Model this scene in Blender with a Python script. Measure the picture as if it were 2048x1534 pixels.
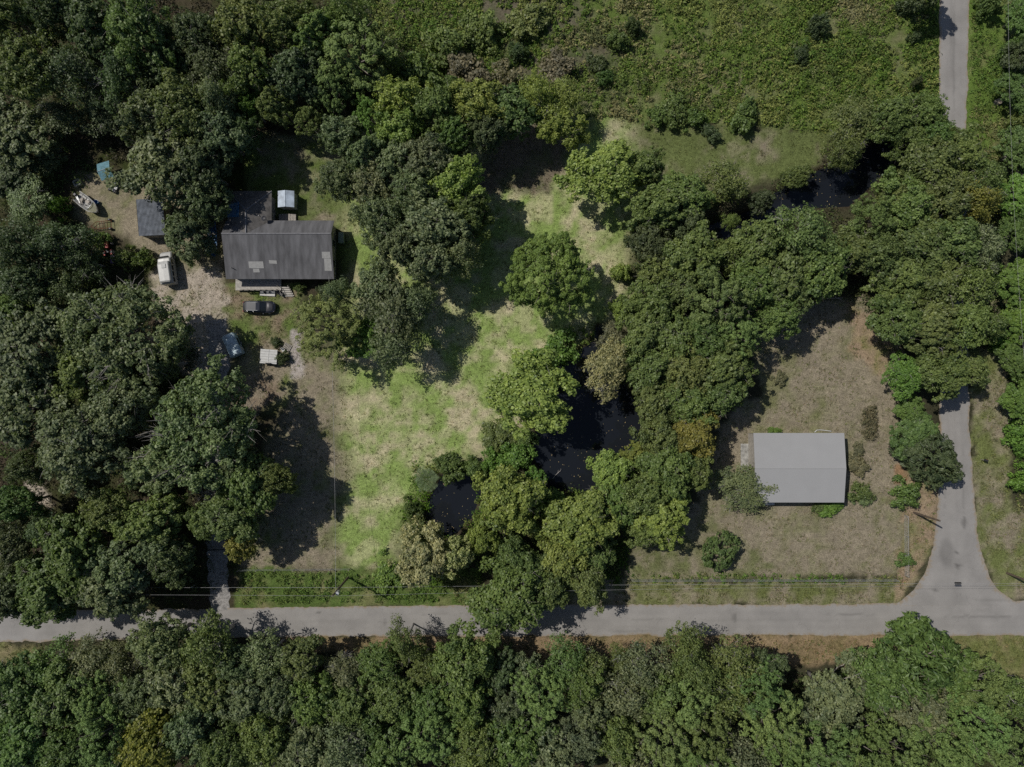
import bpy, math, random
import numpy as np
from mathutils import Vector, Matrix

for o in list(bpy.data.objects):
    bpy.data.objects.remove(o)
SC = bpy.context.scene
COL = SC.collection
rad = math.radians

# ------------------------------------------------------------------ camera, sky, sun, exposure
CAM_H = 104.0
SUN_EL, SUN_DIR = 53.0, 29.0            # elevation; shadows fall to the right, this many degrees below level
EXPOSURE = -0.34

cam = bpy.data.cameras.new('camera')
cam.lens, cam.sensor_width, cam.clip_end = 24.0, 36.0, 4000
cam_o = bpy.data.objects.new('camera', cam)
cam_o.location = (0, 0, CAM_H)
cam_o.rotation_euler = (0, 0, 0)
COL.objects.link(cam_o)
SC.camera = cam_o

world = bpy.data.worlds.new('World')
SC.world = world
world.use_nodes = True
wn = world.node_tree.nodes
wl = world.node_tree.links
wn.clear()
sky = wn.new('ShaderNodeTexSky')
sky.sky_type = 'NISHITA'
sky.sun_disc = False
sky.sun_elevation = rad(SUN_EL)
sky.sun_rotation = rad(-(90 - SUN_DIR))
bg = wn.new('ShaderNodeBackground')
bg.inputs['Strength'].default_value = 0.08
wo = wn.new('ShaderNodeOutputWorld')
wl.new(sky.outputs[0], bg.inputs[0])
wl.new(bg.outputs[0], wo.inputs[0])

sun = bpy.data.lights.new('sun', 'SUN')
sun.energy, sun.angle, sun.color = 4.6, rad(0.53), (1.0, 0.955, 0.88)
sun_o = bpy.data.objects.new('sun', sun)
d = Vector((math.cos(rad(SUN_DIR)) * math.cos(rad(SUN_EL)), -math.sin(rad(SUN_DIR)) * math.cos(rad(SUN_EL)), -math.sin(rad(SUN_EL))))
sun_o.rotation_euler = d.to_track_quat('-Z', 'Y').to_euler()
sun_o.location = (-60, 40, 120)
COL.objects.link(sun_o)

vs = SC.view_settings
vs.view_transform, vs.look, vs.gamma, vs.exposure = 'Standard', 'None', 1.0, EXPOSURE
vs.use_curve_mapping = False
cy = SC.cycles
cy.max_bounces, cy.diffuse_bounces, cy.glossy_bounces, cy.transmission_bounces, cy.transparent_max_bounces = 5, 3, 2, 3, 4
cy.use_denoising = False

# ------------------------------------------------------------------ placing: survey point of the photo -> metres on the ground
PXM = 13.13
def W(px, py, h=0.0):
    k = (CAM_H - h) / CAM_H / PXM
    return ((px - 1024) * k, -(py - 767) * k)

# ------------------------------------------------------------------ materials
def new_mat(name):
    m = bpy.data.materials.new(name)
    m.use_nodes = True
    nt = m.node_tree
    return m, nt, nt.nodes, nt.links, nt.nodes['Principled BSDF']

MATS = {}
def plain(name, col, rough=0.7, metal=0.0, var=0.25, scale=3.0, spec=0.4, bump=0.0, bscale=20.0, stretch=None):
    """A painted / metal / wooden surface with uneven tone."""
    if name in MATS:
        return MATS[name]
    m, nt, N, L, P = new_mat(name)
    tc = N.new('ShaderNodeTexCoord')
    nz = N.new('ShaderNodeTexNoise')
    nz.inputs['Scale'].default_value = scale
    nz.inputs['Detail'].default_value = 6
    if stretch:
        mp = N.new('ShaderNodeMapping'); mp.inputs['Scale'].default_value = stretch
        L.new(tc.outputs['Object'], mp.inputs[0]); L.new(mp.outputs[0], nz.inputs['Vector'])
    else:
        L.new(tc.outputs['Object'], nz.inputs['Vector'])
    mr = N.new('ShaderNodeMapRange')
    mr.inputs[1].default_value, mr.inputs[2].default_value = 0.3, 0.7
    mr.inputs[3].default_value, mr.inputs[4].default_value = 1 - var, 1 + var
    L.new(nz.outputs['Fac'], mr.inputs[0])
    mx = N.new('ShaderNodeVectorMath')
    mx.operation = 'SCALE'
    mx.inputs[0].default_value = col
    L.new(mr.outputs[0], mx.inputs['Scale'])
    L.new(mx.outputs[0], P.inputs['Base Color'])
    P.inputs['Roughness'].default_value = rough
    P.inputs['Metallic'].default_value = metal
    P.inputs['Specular IOR Level'].default_value = spec
    if bump:
        n2 = N.new('ShaderNodeTexNoise')
        n2.inputs['Scale'].default_value = bscale
        L.new(tc.outputs['Object'], n2.inputs['Vector'])
        b = N.new('ShaderNodeBump')
        b.inputs['Strength'].default_value = bump
        b.inputs['Distance'].default_value = 0.05
        L.new(n2.outputs['Fac'], b.inputs['Height'])
        L.new(b.outputs[0], P.inputs['Normal'])
    MATS[name] = m
    return m

def leaf_mat(name, trans=0.33, rough=0.5, spec=0.35, attr=None):
    m, nt, N, L, P = new_mat(name)
    out = N['Material Output']
    ta = N.new('ShaderNodeAttribute')
    ta.attribute_name = 'tint'
    if attr:
        base = N.new('ShaderNodeAttribute')
        base.attribute_name = attr
        bc = base.outputs['Color']
    else:
        oi = N.new('ShaderNodeObjectInfo')
        bc = oi.outputs['Color']
    ramp = N.new('ShaderNodeMix')
    ramp.data_type = 'RGBA'
    ramp.inputs[6].default_value = (0.48, 0.56, 0.55, 1)
    ramp.inputs[7].default_value = (1.58, 1.44, 1.20, 1)
    L.new(ta.outputs['Fac'], ramp.inputs[0])
    mul = N.new('ShaderNodeMix')
    mul.data_type = 'RGBA'
    mul.blend_type = 'MULTIPLY'
    mul.inputs[0].default_value = 1
    L.new(bc, mul.inputs[6])
    L.new(ramp.outputs[2], mul.inputs[7])
    L.new(mul.outputs[2], P.inputs['Base Color'])
    P.inputs['Roughness'].default_value = rough
    P.inputs['Specular IOR Level'].default_value = spec
    tr = N.new('ShaderNodeBsdfTranslucent')
    tm = N.new('ShaderNodeMix')
    tm.data_type = 'RGBA'
    tm.blend_type = 'MULTIPLY'
    tm.inputs[0].default_value = 1
    tm.inputs[7].default_value = (1.15, 1.35, 0.6, 1)
    L.new(mul.outputs[2], tm.inputs[6])
    L.new(tm.outputs[2], tr.inputs[0])
    mix = N.new('ShaderNodeMixShader')
    mix.inputs[0].default_value = trans
    L.new(P.outputs[0], mix.inputs[1])
    L.new(tr.outputs[0], mix.inputs[2])
    L.new(mix.outputs[0], out.inputs['Surface'])
    return m

M_LEAF = leaf_mat('leaves')
M_NEEDLE = leaf_mat('needles', 0.15, 0.55, 0.25)
M_GRASS = leaf_mat('grass blades', 0.2, 0.6, 0.2, attr='Col')
M_BARK = plain('bark', (0.17, 0.15, 0.13), 0.95, var=0.4, scale=6, bump=0.6, bscale=14)
M_LIMB = plain('pale limb bark', (0.24, 0.22, 0.20), 0.95, var=0.4, scale=5)
M_TWIG = plain('grey twigs', (0.33, 0.31, 0.30), 0.95, var=0.3, scale=4)

# ------------------------------------------------------------------ mesh helpers
def quads_mesh(name, V, mat, tint=None, col=None, nv=4):
    """V: (N, nv, 3) separate small faces -> one mesh with per-face attributes."""
    n = len(V)
    me = bpy.data.meshes.new(name)
    me.vertices.add(n * nv)
    me.vertices.foreach_set('co', V.astype(np.float32).ravel())
    me.loops.add(n * nv)
    me.loops.foreach_set('vertex_index', np.arange(n * nv, dtype=np.int32))
    me.polygons.add(n)
    me.polygons.foreach_set('loop_start', np.arange(0, n * nv, nv, dtype=np.int32))
    me.polygons.foreach_set('loop_total', np.full(n, nv, dtype=np.int32))
    if tint is not None:
        a = me.attributes.new('tint', 'FLOAT', 'FACE')
        a.data.foreach_set('value', tint.astype(np.float32))
    if col is not None:
        a = me.attributes.new('Col', 'FLOAT_COLOR', 'FACE')
        a.data.foreach_set('color', np.concatenate([col, np.ones((n, 1))], 1).astype(np.float32).ravel())
    me.materials.append(mat)
    me.update(calc_edges=True)
    return me

def link(name, me, parent=None, color=None):
    o = bpy.data.objects.new(name, me)
    COL.objects.link(o)
    if parent is not None:
        o.parent = parent
    if color is not None:
        o.color = (*color, 1)
    return o

def tag(o, label=None, cat=None, group=None, kind=None):
    if label: o['label'] = label
    if cat: o['category'] = cat
    if group: o['group'] = group
    if kind: o['kind'] = kind
    return o

def thing(name, label, cat, loc, rz=0.0, group=None):
    o = bpy.data.objects.new(name, None)
    o.empty_display_size = 0.3
    COL.objects.link(o)
    o.location = loc
    o.rotation_euler = (0, 0, rz)
    return tag(o, label, cat, group)

class MB:
    def __init__(s):
        s.v, s.f = [], []
    def add(s, vs_, fs_):
        b = len(s.v)
        s.v += [tuple(p) for p in vs_]
        s.f += [tuple(b + i for i in f) for f in fs_]
        return s
    def box(s, c, d, rz=0.0, rx=0.0, ry=0.0):
        x, y, z = d[0] / 2, d[1] / 2, d[2] / 2
        R = Matrix.Rotation(rz, 3, 'Z') @ Matrix.Rotation(ry, 3, 'Y') @ Matrix.Rotation(rx, 3, 'X')
        P = [Vector(c) + R @ Vector((sx * x, sy * y, sz * z)) for sz in (-1, 1) for sx, sy in ((-1, -1), (1, -1), (1, 1), (-1, 1))]
        return s.add(P, [(3, 2, 1, 0), (4, 5, 6, 7), (0, 1, 5, 4), (1, 2, 6, 5), (2, 3, 7, 6), (3, 0, 4, 7)])
    def slab(s, poly, th):
        n = len(poly)
        a = [Vector(p) for p in poly]
        if (a[1] - a[0]).cross(a[2] - a[0]).z < 0:
            a = a[::-1]
        b = [p - Vector((0, 0, th)) for p in a]
        return s.add(a + b, [tuple(range(n)), tuple(range(2 * n - 1, n - 1, -1))] + [(i, n + i, n + (i + 1) % n, (i + 1) % n) for i in range(n)])
    def tube(s, pts, rr, n=6, cap=True):
        pts = [Vector(p) for p in pts]
        if not hasattr(rr, '__len__'):
            rr = [rr] * len(pts)
        rings = []
        for i, p in enumerate(pts):
            t = (pts[min(i + 1, len(pts) - 1)] - pts[max(i - 1, 0)]).normalized()
            u = t.cross(Vector((0, 0, 1)) if abs(t.z) < 0.9 else Vector((1, 0, 0))).normalized()
            w = t.cross(u)
            rings.append([p + (u * math.cos(2 * math.pi * k / n) + w * math.sin(2 * math.pi * k / n)) * rr[i] for k in range(n)])
        V = [q for r in rings for q in r]
        F = [(i * n + k, i * n + (k + 1) % n, (i + 1) * n + (k + 1) % n, (i + 1) * n + k) for i in range(len(pts) - 1) for k in range(n)]
        if cap:
            F += [tuple(range(n))[::-1], tuple((len(pts) - 1) * n + k for k in range(n))]
        return s.add(V, F)
    def loft(s, secs):
        """secs: list of equally long closed rings."""
        n = len(secs[0])
        V = [p for r in secs for p in r]
        F = [(i * n + k, i * n + (k + 1) % n, (i + 1) * n + (k + 1) % n, (i + 1) * n + k) for i in range(len(secs) - 1) for k in range(n)]
        F += [tuple(range(n))[::-1], tuple((len(secs) - 1) * n + k for k in range(n))]
        return s.add(V, F)
    def mesh(s, name, mat, smooth=False):
        me = bpy.data.meshes.new(name)
        me.from_pydata(s.v, [], s.f)
        me.materials.append(mat)
        if smooth:
            me.polygons.foreach_set('use_smooth', np.ones(len(me.polygons), dtype=bool))
        me.update()
        return me
    def build(s, name, mat, parent=None, bevel=0.0, smooth=False):
        o = link(name, s.mesh(name, mat, smooth), parent)
        if bevel:
            b = o.modifiers.new('bevel', 'BEVEL')
            b.width, b.segments, b.limit_method = bevel, 2, 'ANGLE'
        return o

def part(parent, name, mat, c, dim, rz=0.0, rx=0.0, ry=0.0, bevel=0.0):
    return MB().box(c, dim, rz, rx, ry).build(name, mat, parent, bevel)

# ------------------------------------------------------------------ noise for ground cover (numpy)
nrng = np.random.default_rng(7)
_grids = [nrng.random((256, 256)) for _ in range(6)]
def vnoise(x, y, s, k=0):
    g = _grids[k % 6]
    X, Y = x / s + 1000.37 + 17 * k, y / s + 1000.71 + 31 * k
    xi, yi = np.floor(X).astype(int), np.floor(Y).astype(int)
    fx, fy = X - xi, Y - yi
    fx, fy = fx * fx * (3 - 2 * fx), fy * fy * (3 - 2 * fy)
    a, b = xi % 256, yi % 256
    a1, b1 = (a + 1) % 256, (b + 1) % 256
    return (g[a, b] * (1 - fx) + g[a1, b] * fx) * (1 - fy) + (g[a, b1] * (1 - fx) + g[a1, b1] * fx) * fy
def fbm(x, y, s, k=0, o=4):
    v = 0; w = 0.5; t = 0
    for i in range(o):
        v = v + w * vnoise(x, y, s / 2 ** i, k + i); t += w; w *= 0.55
    return v / t
def sstep(v):
    v = np.clip(v, 0, 1)
    return v * v * (3 - 2 * v)
def sdist(x, y, poly):
    """Signed distance to a polygon of photo points on the ground, positive inside (metres)."""
    P = [W(*p) for p in poly]
    dmin = np.full(x.shape, 1e9)
    ins = np.zeros(x.shape, bool)
    for (x0, y0), (x1, y1) in zip(P, P[1:] + P[:1]):
        dx, dy = x1 - x0, y1 - y0
        t = np.clip(((x - x0) * dx + (y - y0) * dy) / (dx * dx + dy * dy + 1e-9), 0, 1)
        dmin = np.minimum(dmin, np.hypot(x - x0 - t * dx, y - y0 - t * dy))
        c = ((y0 > y) != (y1 > y)) & (x < (x1 - x0) * (y - y0) / (y1 - y0 + 1e-12) + x0)
        ins ^= c
    return np.where(ins, dmin, -dmin)

POND = [(1120, 715), (1180, 690), (1195, 650), (1240, 655), (1245, 700), (1240, 760), (1275, 800), (1290, 860), (1250, 930), (1175, 990), (1100, 975), (1062, 905), (1075, 850), (1110, 800)]
POOL = [(885, 950), (945, 945), (962, 985), (945, 1035), (905, 1075), (855, 1065), (850, 1015)]
CREEK = [(1800, 270), (1810, 310), (1700, 412), (1625, 415), (1510, 475), (1430, 495), (1370, 475), (1420, 450), (1500, 420), (1570, 372), (1650, 335), (1720, 300)]

# ground cover zones: polygon, dry colour, green colour, share of green, patch size (m), edge softness (m)
TAN, STRAW_LIT = (0.285, 0.245, 0.178), (0.53, 0.47, 0.31)
LAWN_LIT, LUSH, OLIVE = (0.25, 0.34, 0.10), (0.085, 0.15, 0.028), (0.125, 0.15, 0.055)
SOIL, SAND, BROWN = (0.26, 0.20, 0.145), (0.46, 0.40, 0.33), (0.20, 0.145, 0.09)
ZONES = [
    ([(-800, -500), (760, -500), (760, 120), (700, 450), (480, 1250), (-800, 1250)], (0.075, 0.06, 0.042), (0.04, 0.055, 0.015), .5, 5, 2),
    ([(700, -700), (2800, -700), (2800, 170), (1880, 260), (1660, 270), (1500, 255), (1250, 250), (780, 190)], (0.19, 0.185, 0.10), (0.115, 0.165, 0.04), .62, 6, 1.2),
    ([(780, -60), (1120, -60), (1250, 120), (1250, 200), (760, 190)], (0.16, 0.14, 0.10), (0.10, 0.125, 0.05), .5, 4, 3),
    ([(1240, 245), (1660, 262), (1640, 330), (1500, 370), (1420, 420), (1240, 470)], TAN, (0.135, 0.165, 0.058), .72, 5, .7),
    ([(495, 270), (640, 265), (720, 280), (720, 470), (600, 440), (495, 420)], TAN, (0.13, 0.175, 0.05), .75, 4, 1),
    ([(700, 250), (1262, 245), (1262, 640), (1200, 690), (1080, 760), (1040, 900), (880, 940), (800, 1060), (800, 1130), (700, 1150), (660, 1080), (690, 960), (672, 860), (655, 760), (700, 640), (690, 520), (705, 250)], STRAW_LIT, LAWN_LIT, .66, 3.4, 6.0),  # clearing lawn: real grass hues, with the lot's extra brightness put into the colour
    ([(1000, 250), (1180, 250), (1100, 390), (940, 380)], (0.20, 0.16, 0.12), (0.14, 0.15, 0.08), .4, 3, 1.5),
    ([(480, 590), (590, 590), (650, 700), (690, 760), (662, 860), (694, 950), (660, 1060), (690, 1150), (480, 1150), (500, 1000), (560, 830), (470, 760)], TAN, (0.15, 0.19, 0.055), .36, 4, 4.5),
    ([(300, 470), (440, 520), (470, 590), (470, 700), (420, 800), (330, 700), (300, 560)], SAND, (0.20, 0.20, 0.09), .25, 3, 1.2),
    ([(150, 350), (330, 350), (440, 430), (450, 540), (350, 540), (240, 480), (150, 430)], TAN, (0.17, 0.18, 0.08), .4, 3, 1.2),
    ([(440, 562), (605, 568), (612, 650), (520, 700), (455, 690)], SOIL, (0.13, 0.18, 0.05), .6, 2.5, .6),
    ([(583, 660), (600, 655), (608, 745), (590, 765), (580, 740)], (0.42, 0.38, 0.35), SAND, .3, 2, .3),
    ([(380, 585), (440, 570), (460, 600), (400, 620)], SAND, SOIL, .3, 2, .6),
    ([(470, 760), (540, 740), (560, 790), (500, 830), (420, 900), (380, 880)], SOIL, TAN, .4, 2, 1),
    ([(1490, 620), (1600, 600), (1760, 590), (1815, 720), (1815, 1155), (1262, 1155), (1262, 1090), (1400, 1000), (1440, 850), (1520, 780)], TAN, (0.185, 0.19, 0.09), .32, 4, .8),
    ([(1700, 610), (1760, 640), (1800, 720), (1760, 760), (1700, 700)], (0.33, 0.25, 0.17), (0.20, 0.22, 0.06), .3, 3, 1),
    ([(1262, 1060), (1420, 1040), (1560, 1130), (1500, 1160), (1262, 1160)], TAN, (0.15, 0.165, 0.07), .6, 3, 1),
    ([(1930, -400), (2012, -400), (2012, 420), (1932, 330)], (0.22, 0.22, 0.10), (0.12, 0.185, 0.04), .75, 4, .6),
    ([(1935, 700), (2010, 560), (2020, 1010), (2300, 1190), (2000, 1200), (1950, 1080)], TAN, (0.16, 0.185, 0.065), .55, 3, .6),
    ([(1845, -400), (1885, -400), (1885, 260), (1845, 200)], (0.16, 0.18, 0.06), (0.10, 0.16, 0.035), .8, 4, .6),
    ([(1100, 1158), (1830, 1158), (1790, 1212), (1100, 1214)], TAN, (0.16, 0.18, 0.065), .58, 3, .5),
    ([(470, 1138), (960, 1140), (960, 1216), (470, 1222)], (0.22, 0.21, 0.10), (0.10, 0.15, 0.04), .70, 3, .6),
    ([(1808, 870), (1885, 850), (1870, 1080), (1800, 1200), (1790, 1150), (1808, 1030)], (0.33, 0.25, 0.17), (0.20, 0.20, 0.09), .4, 2, .5),
    ([(560, 1268), (2300, 1266), (2300, 1330), (1800, 1330), (1300, 1330), (560, 1300)], (0.30, 0.22, 0.135), (0.21, 0.17, 0.085), .45, 3, .7),
    ([(1900, 1266), (2300, 1266), (2300, 1380), (1990, 1360), (1900, 1310)], (0.26, 0.21, 0.12), (0.17, 0.19, 0.065), .6, 3, .8),
    ([(-200, 1285), (95, 1285), (85, 1310), (20, 1335), (-200, 1345)], (0.25, 0.21, 0.12), (0.17, 0.18, 0.07), .5, 2, .7),
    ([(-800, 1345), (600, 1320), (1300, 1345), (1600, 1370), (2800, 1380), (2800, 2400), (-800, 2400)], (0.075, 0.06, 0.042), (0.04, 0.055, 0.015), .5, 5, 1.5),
    ([(55, 965), (90, 965), (98, 1010), (60, 1010)], SAND, TAN, .3, 2, .7),
    ([(200, 480), (260, 470), (290, 540), (220, 560)], (0.07, 0.06, 0.04), (0.06, 0.075, 0.03), .5, 2, 1.5),
    ([(1790, 860), (1806, 860), (1812, 960), (1795, 960)], (0.30, 0.19, 0.11), TAN, .3, 2, .4),
]
def ground_color(x, y):
    n0 = fbm(x, y, 7, 0)
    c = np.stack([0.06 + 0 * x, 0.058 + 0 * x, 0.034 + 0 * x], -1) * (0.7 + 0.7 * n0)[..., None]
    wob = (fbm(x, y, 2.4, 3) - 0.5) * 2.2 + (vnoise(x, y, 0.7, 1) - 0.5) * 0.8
    for k, (poly, dry, grn, share, ps, soft) in enumerate(ZONES):
        sd = sdist(x, y, poly)
        m = sd > -3 - soft
        if not m.any():
            continue
        xm, ym = x[m], y[m]
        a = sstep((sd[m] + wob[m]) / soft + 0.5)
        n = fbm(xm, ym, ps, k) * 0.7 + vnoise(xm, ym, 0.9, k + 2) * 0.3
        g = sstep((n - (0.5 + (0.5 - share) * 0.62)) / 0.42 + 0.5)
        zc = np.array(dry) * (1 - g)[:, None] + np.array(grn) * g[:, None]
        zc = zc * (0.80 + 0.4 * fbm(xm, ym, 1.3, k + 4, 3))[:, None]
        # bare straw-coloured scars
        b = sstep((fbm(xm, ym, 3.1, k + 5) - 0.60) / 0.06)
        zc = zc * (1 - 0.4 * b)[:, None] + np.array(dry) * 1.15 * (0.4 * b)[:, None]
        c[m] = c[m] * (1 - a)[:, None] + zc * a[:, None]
    c = c * 0.80
    mud = np.maximum.reduce([sdist(x, y, p) for p in (POND, POOL, CREEK)])
    a = sstep((mud + 0.9 + wob * 0.3) / 0.8)
    return c * (1 - a)[..., None] + np.array((0.045, 0.036, 0.024)) * a[..., None]

# ------------------------------------------------------------------ ground
def build_ground():
    xs = np.concatenate([[-2500, -900, -300, -160], np.arange(-115, 115.1, 0.5), [160, 300, 900, 2500]])
    ys = np.concatenate([[-2500, -900, -300, -140], np.arange(-90, 90.1, 0.5), [140, 300, 900, 2500]])
    X, Y = np.meshgrid(xs, ys, indexing='ij')
    sd = np.maximum.reduce([sdist(X, Y, p) for p in (POND, POOL, CREEK)])
    Z = (fbm(X, Y, 3, 2) - 0.5) * 0.10 - 1.1 * sstep((sd + 0.9) / 2.2)
    Z[(np.abs(X) > 116) | (np.abs(Y) > 91)] = 0
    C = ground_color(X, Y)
    nx, ny = X.shape
    I = np.arange(nx * ny).reshape(nx, ny)
    F = np.stack([I[:-1, :-1], I[1:, :-1], I[1:, 1:], I[:-1, 1:]], -1).reshape(-1, 4)
    me = bpy.data.meshes.new('ground')
    me.vertices.add(nx * ny)
    me.vertices.foreach_set('co', np.stack([X, Y, Z], -1).astype(np.float32).ravel())
    me.loops.add(len(F) * 4)
    me.loops.foreach_set('vertex_index', F.astype(np.int32).ravel())
    me.polygons.add(len(F))
    me.polygons.foreach_set('loop_start', np.arange(0, len(F) * 4, 4, dtype=np.int32))
    me.polygons.foreach_set('loop_total', np.full(len(F), 4, dtype=np.int32))
    a = me.attributes.new('Col', 'FLOAT_COLOR', 'POINT')
    a.data.foreach_set('color', np.concatenate([C, np.ones((nx, ny, 1))], -1).astype(np.float32).ravel())
    me.polygons.foreach_set('use_smooth', np.ones(len(F), dtype=bool))
    me.update(calc_edges=True)
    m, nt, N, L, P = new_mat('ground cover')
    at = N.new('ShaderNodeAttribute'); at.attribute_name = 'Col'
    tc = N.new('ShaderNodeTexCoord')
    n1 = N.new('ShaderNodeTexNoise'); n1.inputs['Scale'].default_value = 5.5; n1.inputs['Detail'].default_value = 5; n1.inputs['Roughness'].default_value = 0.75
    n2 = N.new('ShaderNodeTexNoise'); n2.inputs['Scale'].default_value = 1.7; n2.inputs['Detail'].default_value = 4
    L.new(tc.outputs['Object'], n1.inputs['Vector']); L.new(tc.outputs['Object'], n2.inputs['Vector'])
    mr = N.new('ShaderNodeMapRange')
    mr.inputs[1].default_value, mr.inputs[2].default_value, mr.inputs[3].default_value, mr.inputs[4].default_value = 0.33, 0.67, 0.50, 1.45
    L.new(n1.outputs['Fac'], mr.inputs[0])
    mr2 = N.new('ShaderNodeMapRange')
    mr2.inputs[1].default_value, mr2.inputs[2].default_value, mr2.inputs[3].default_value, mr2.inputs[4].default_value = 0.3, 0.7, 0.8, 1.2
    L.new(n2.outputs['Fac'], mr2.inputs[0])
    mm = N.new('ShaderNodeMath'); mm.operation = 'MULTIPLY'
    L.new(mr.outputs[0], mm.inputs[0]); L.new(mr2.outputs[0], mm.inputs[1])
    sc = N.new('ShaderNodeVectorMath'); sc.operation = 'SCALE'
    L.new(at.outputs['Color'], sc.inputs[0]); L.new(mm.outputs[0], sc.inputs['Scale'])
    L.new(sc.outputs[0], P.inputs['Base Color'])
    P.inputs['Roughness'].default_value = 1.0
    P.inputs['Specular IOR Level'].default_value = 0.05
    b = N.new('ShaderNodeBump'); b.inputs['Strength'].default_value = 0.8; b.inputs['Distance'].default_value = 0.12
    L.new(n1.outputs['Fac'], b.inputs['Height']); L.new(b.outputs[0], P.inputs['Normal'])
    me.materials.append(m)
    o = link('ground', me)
    tag(o, kind='structure')

build_ground()

def water(name, poly):
    m = MATS.get('water')
    if m is None:
        m, nt, N, L, P = new_mat('pond water')
        P.inputs['Base Color'].default_value = (0.011, 0.013, 0.017, 1)
        P.inputs['Roughness'].default_value = 0.06
        P.inputs['IOR'].default_value = 1.33
        tc = N.new('ShaderNodeTexCoord')
        n1 = N.new('ShaderNodeTexNoise'); n1.inputs['Scale'].default_value = 1.4; n1.inputs['Detail'].default_value = 3
        L.new(tc.outputs['Object'], n1.inputs['Vector'])
        b = N.new('ShaderNodeBump'); b.inputs['Strength'].default_value = 0.05; b.inputs['Distance'].default_value = 0.1
        L.new(n1.outputs['Fac'], b.inputs['Height']); L.new(b.outputs[0], P.inputs['Normal'])
        MATS['water'] = m
    pts = [Vector(W(*p)) for p in poly]
    c = sum(pts, Vector((0, 0))) / len(pts)
    pts = [p + (p - c).normalized() * 1.1 for p in pts]
    mb = MB().slab([(p.x, p.y, -0.38) for p in pts], 0.05)
    return tag(mb.build(name, m), kind='structure')
water('pond', POND); water('small_pond', POOL); water('creek', CREEK)

# ------------------------------------------------------------------ roads
def road_mat():
    m, nt, N, L, P = new_mat('worn chip seal road')
    tc = N.new('ShaderNodeTexCoord')
    at = N.new('ShaderNodeAttribute'); at.attribute_name = 'wear'
    n1 = N.new('ShaderNodeTexNoise'); n1.inputs['Scale'].default_value = 9; n1.inputs['Detail'].default_value = 6
    n2 = N.new('ShaderNodeTexNoise'); n2.inputs['Scale'].default_value = 0.35; n2.inputs['Detail'].default_value = 5
    vo = N.new('ShaderNodeTexVoronoi'); vo.feature = 'DISTANCE_TO_EDGE'; vo.inputs['Scale'].default_value = 0.28; vo.inputs['Randomness'].default_value = 1
    nd = N.new('ShaderNodeVectorMath'); nd.operation = 'ADD'
    n3 = N.new('ShaderNodeTexNoise'); n3.inputs['Scale'].default_value = 0.8
    L.new(tc.outputs['Object'], n3.inputs['Vector']); L.new(tc.outputs['Object'], nd.inputs[0]); L.new(n3.outputs['Color'], nd.inputs[1])
    L.new(nd.outputs[0], vo.inputs['Vector'])
    L.new(tc.outputs['Object'], n1.inputs['Vector']); L.new(tc.outputs['Object'], n2.inputs['Vector'])
    def mr(src, a, b, c, d_):
        q = N.new('ShaderNodeMapRange')
        for i, v in zip((1, 2, 3, 4), (a, b, c, d_)):
            q.inputs[i].default_value = v
        L.new(src, q.inputs[0]); return q.outputs[0]
    def mul(a, b):
        q = N.new('ShaderNodeMath'); q.operation = 'MULTIPLY'
        L.new(a, q.inputs[0]); L.new(b, q.inputs[1]); return q.outputs[0]
    v = mul(mr(n1.outputs['Fac'], .3, .7, .9, 1.1), mr(n2.outputs['Fac'], .3, .7, .88, 1.1))
    v = mul(v, mr(vo.outputs['Distance'], 0.0, 0.006, 0.82, 1.0))
    v = mul(v, mr(at.outputs['Fac'], 0, 1, 1.0, 0.42))
    sc = N.new('ShaderNodeVectorMath'); sc.operation = 'SCALE'
    sc.inputs[0].default_value = (0.245, 0.234, 0.222)
    L.new(v, sc.inputs['Scale'])
    ed = N.new('ShaderNodeAttribute'); ed.attribute_name = 'edge'
    ad = N.new('ShaderNodeMath'); ad.operation = 'ADD'
    n4 = N.new('ShaderNodeTexNoise'); n4.inputs['Scale'].default_value = 1.6; n4.inputs['Detail'].default_value = 6; n4.inputs['Roughness'].default_value = .7
    L.new(tc.outputs['Object'], n4.inputs['Vector'])
    L.new(ed.outputs['Fac'], ad.inputs[0]); L.new(mr(n4.outputs['Fac'], .3, .7, -.14, .14), ad.inputs[1])
    mxe = N.new('ShaderNodeMix'); mxe.data_type = 'RGBA'
    mxe.inputs[7].default_value = (0.235, 0.19, 0.135, 1)
    L.new(mr(ad.outputs[0], .86, 1.02, 0, .9), mxe.inputs[0]); L.new(sc.outputs[0], mxe.inputs[6])
    L.new(mxe.outputs[2], P.inputs['Base Color'])
    P.inputs['Roughness'].default_value = 0.9
    P.inputs['Specular IOR Level'].default_value = 0.2
    b = N.new('ShaderNodeBump'); b.inputs['Strength'].default_value = 0.25; b.inputs['Distance'].default_value = 0.03
    L.new(n1.outputs['Fac'], b.inputs['Height']); L.new(b.outputs[0], P.inputs['Normal'])
    return m
M_ROAD = road_mat()
STAINS = [(1893, 1105, 1.3, 2.4, .5), (1911, 1105, .35, .4, .9), (1916, 1131, .4, .45, .9), (1928, 1045, .45, 1.0, .8), (1872, 1180, .5, .4, .7), (1880, 1200, .4, .3, .7),
          (1468, 1235, .3, 1.0, .6), (637, 1224, .4, .25, .7), (770, 1245, .4, .6, .35), (1700, 1229, 4, .18, .45), (1300, 1238, 5, .15, .3), (1260, 1262, 4, .2, .25),
          (1960, 1232, 6, .2, .45), (1985, 1200, 3, .3, .3), (1888, 950, .18, 6, .3), (1925, 980, .15, 8, .28), (1907, 120, .18, 9, .35), (1902, 60, .3, 9, .2), (900, 1228, 9, .15, .22), (830, 1255, 8, .15, .2)]
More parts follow.
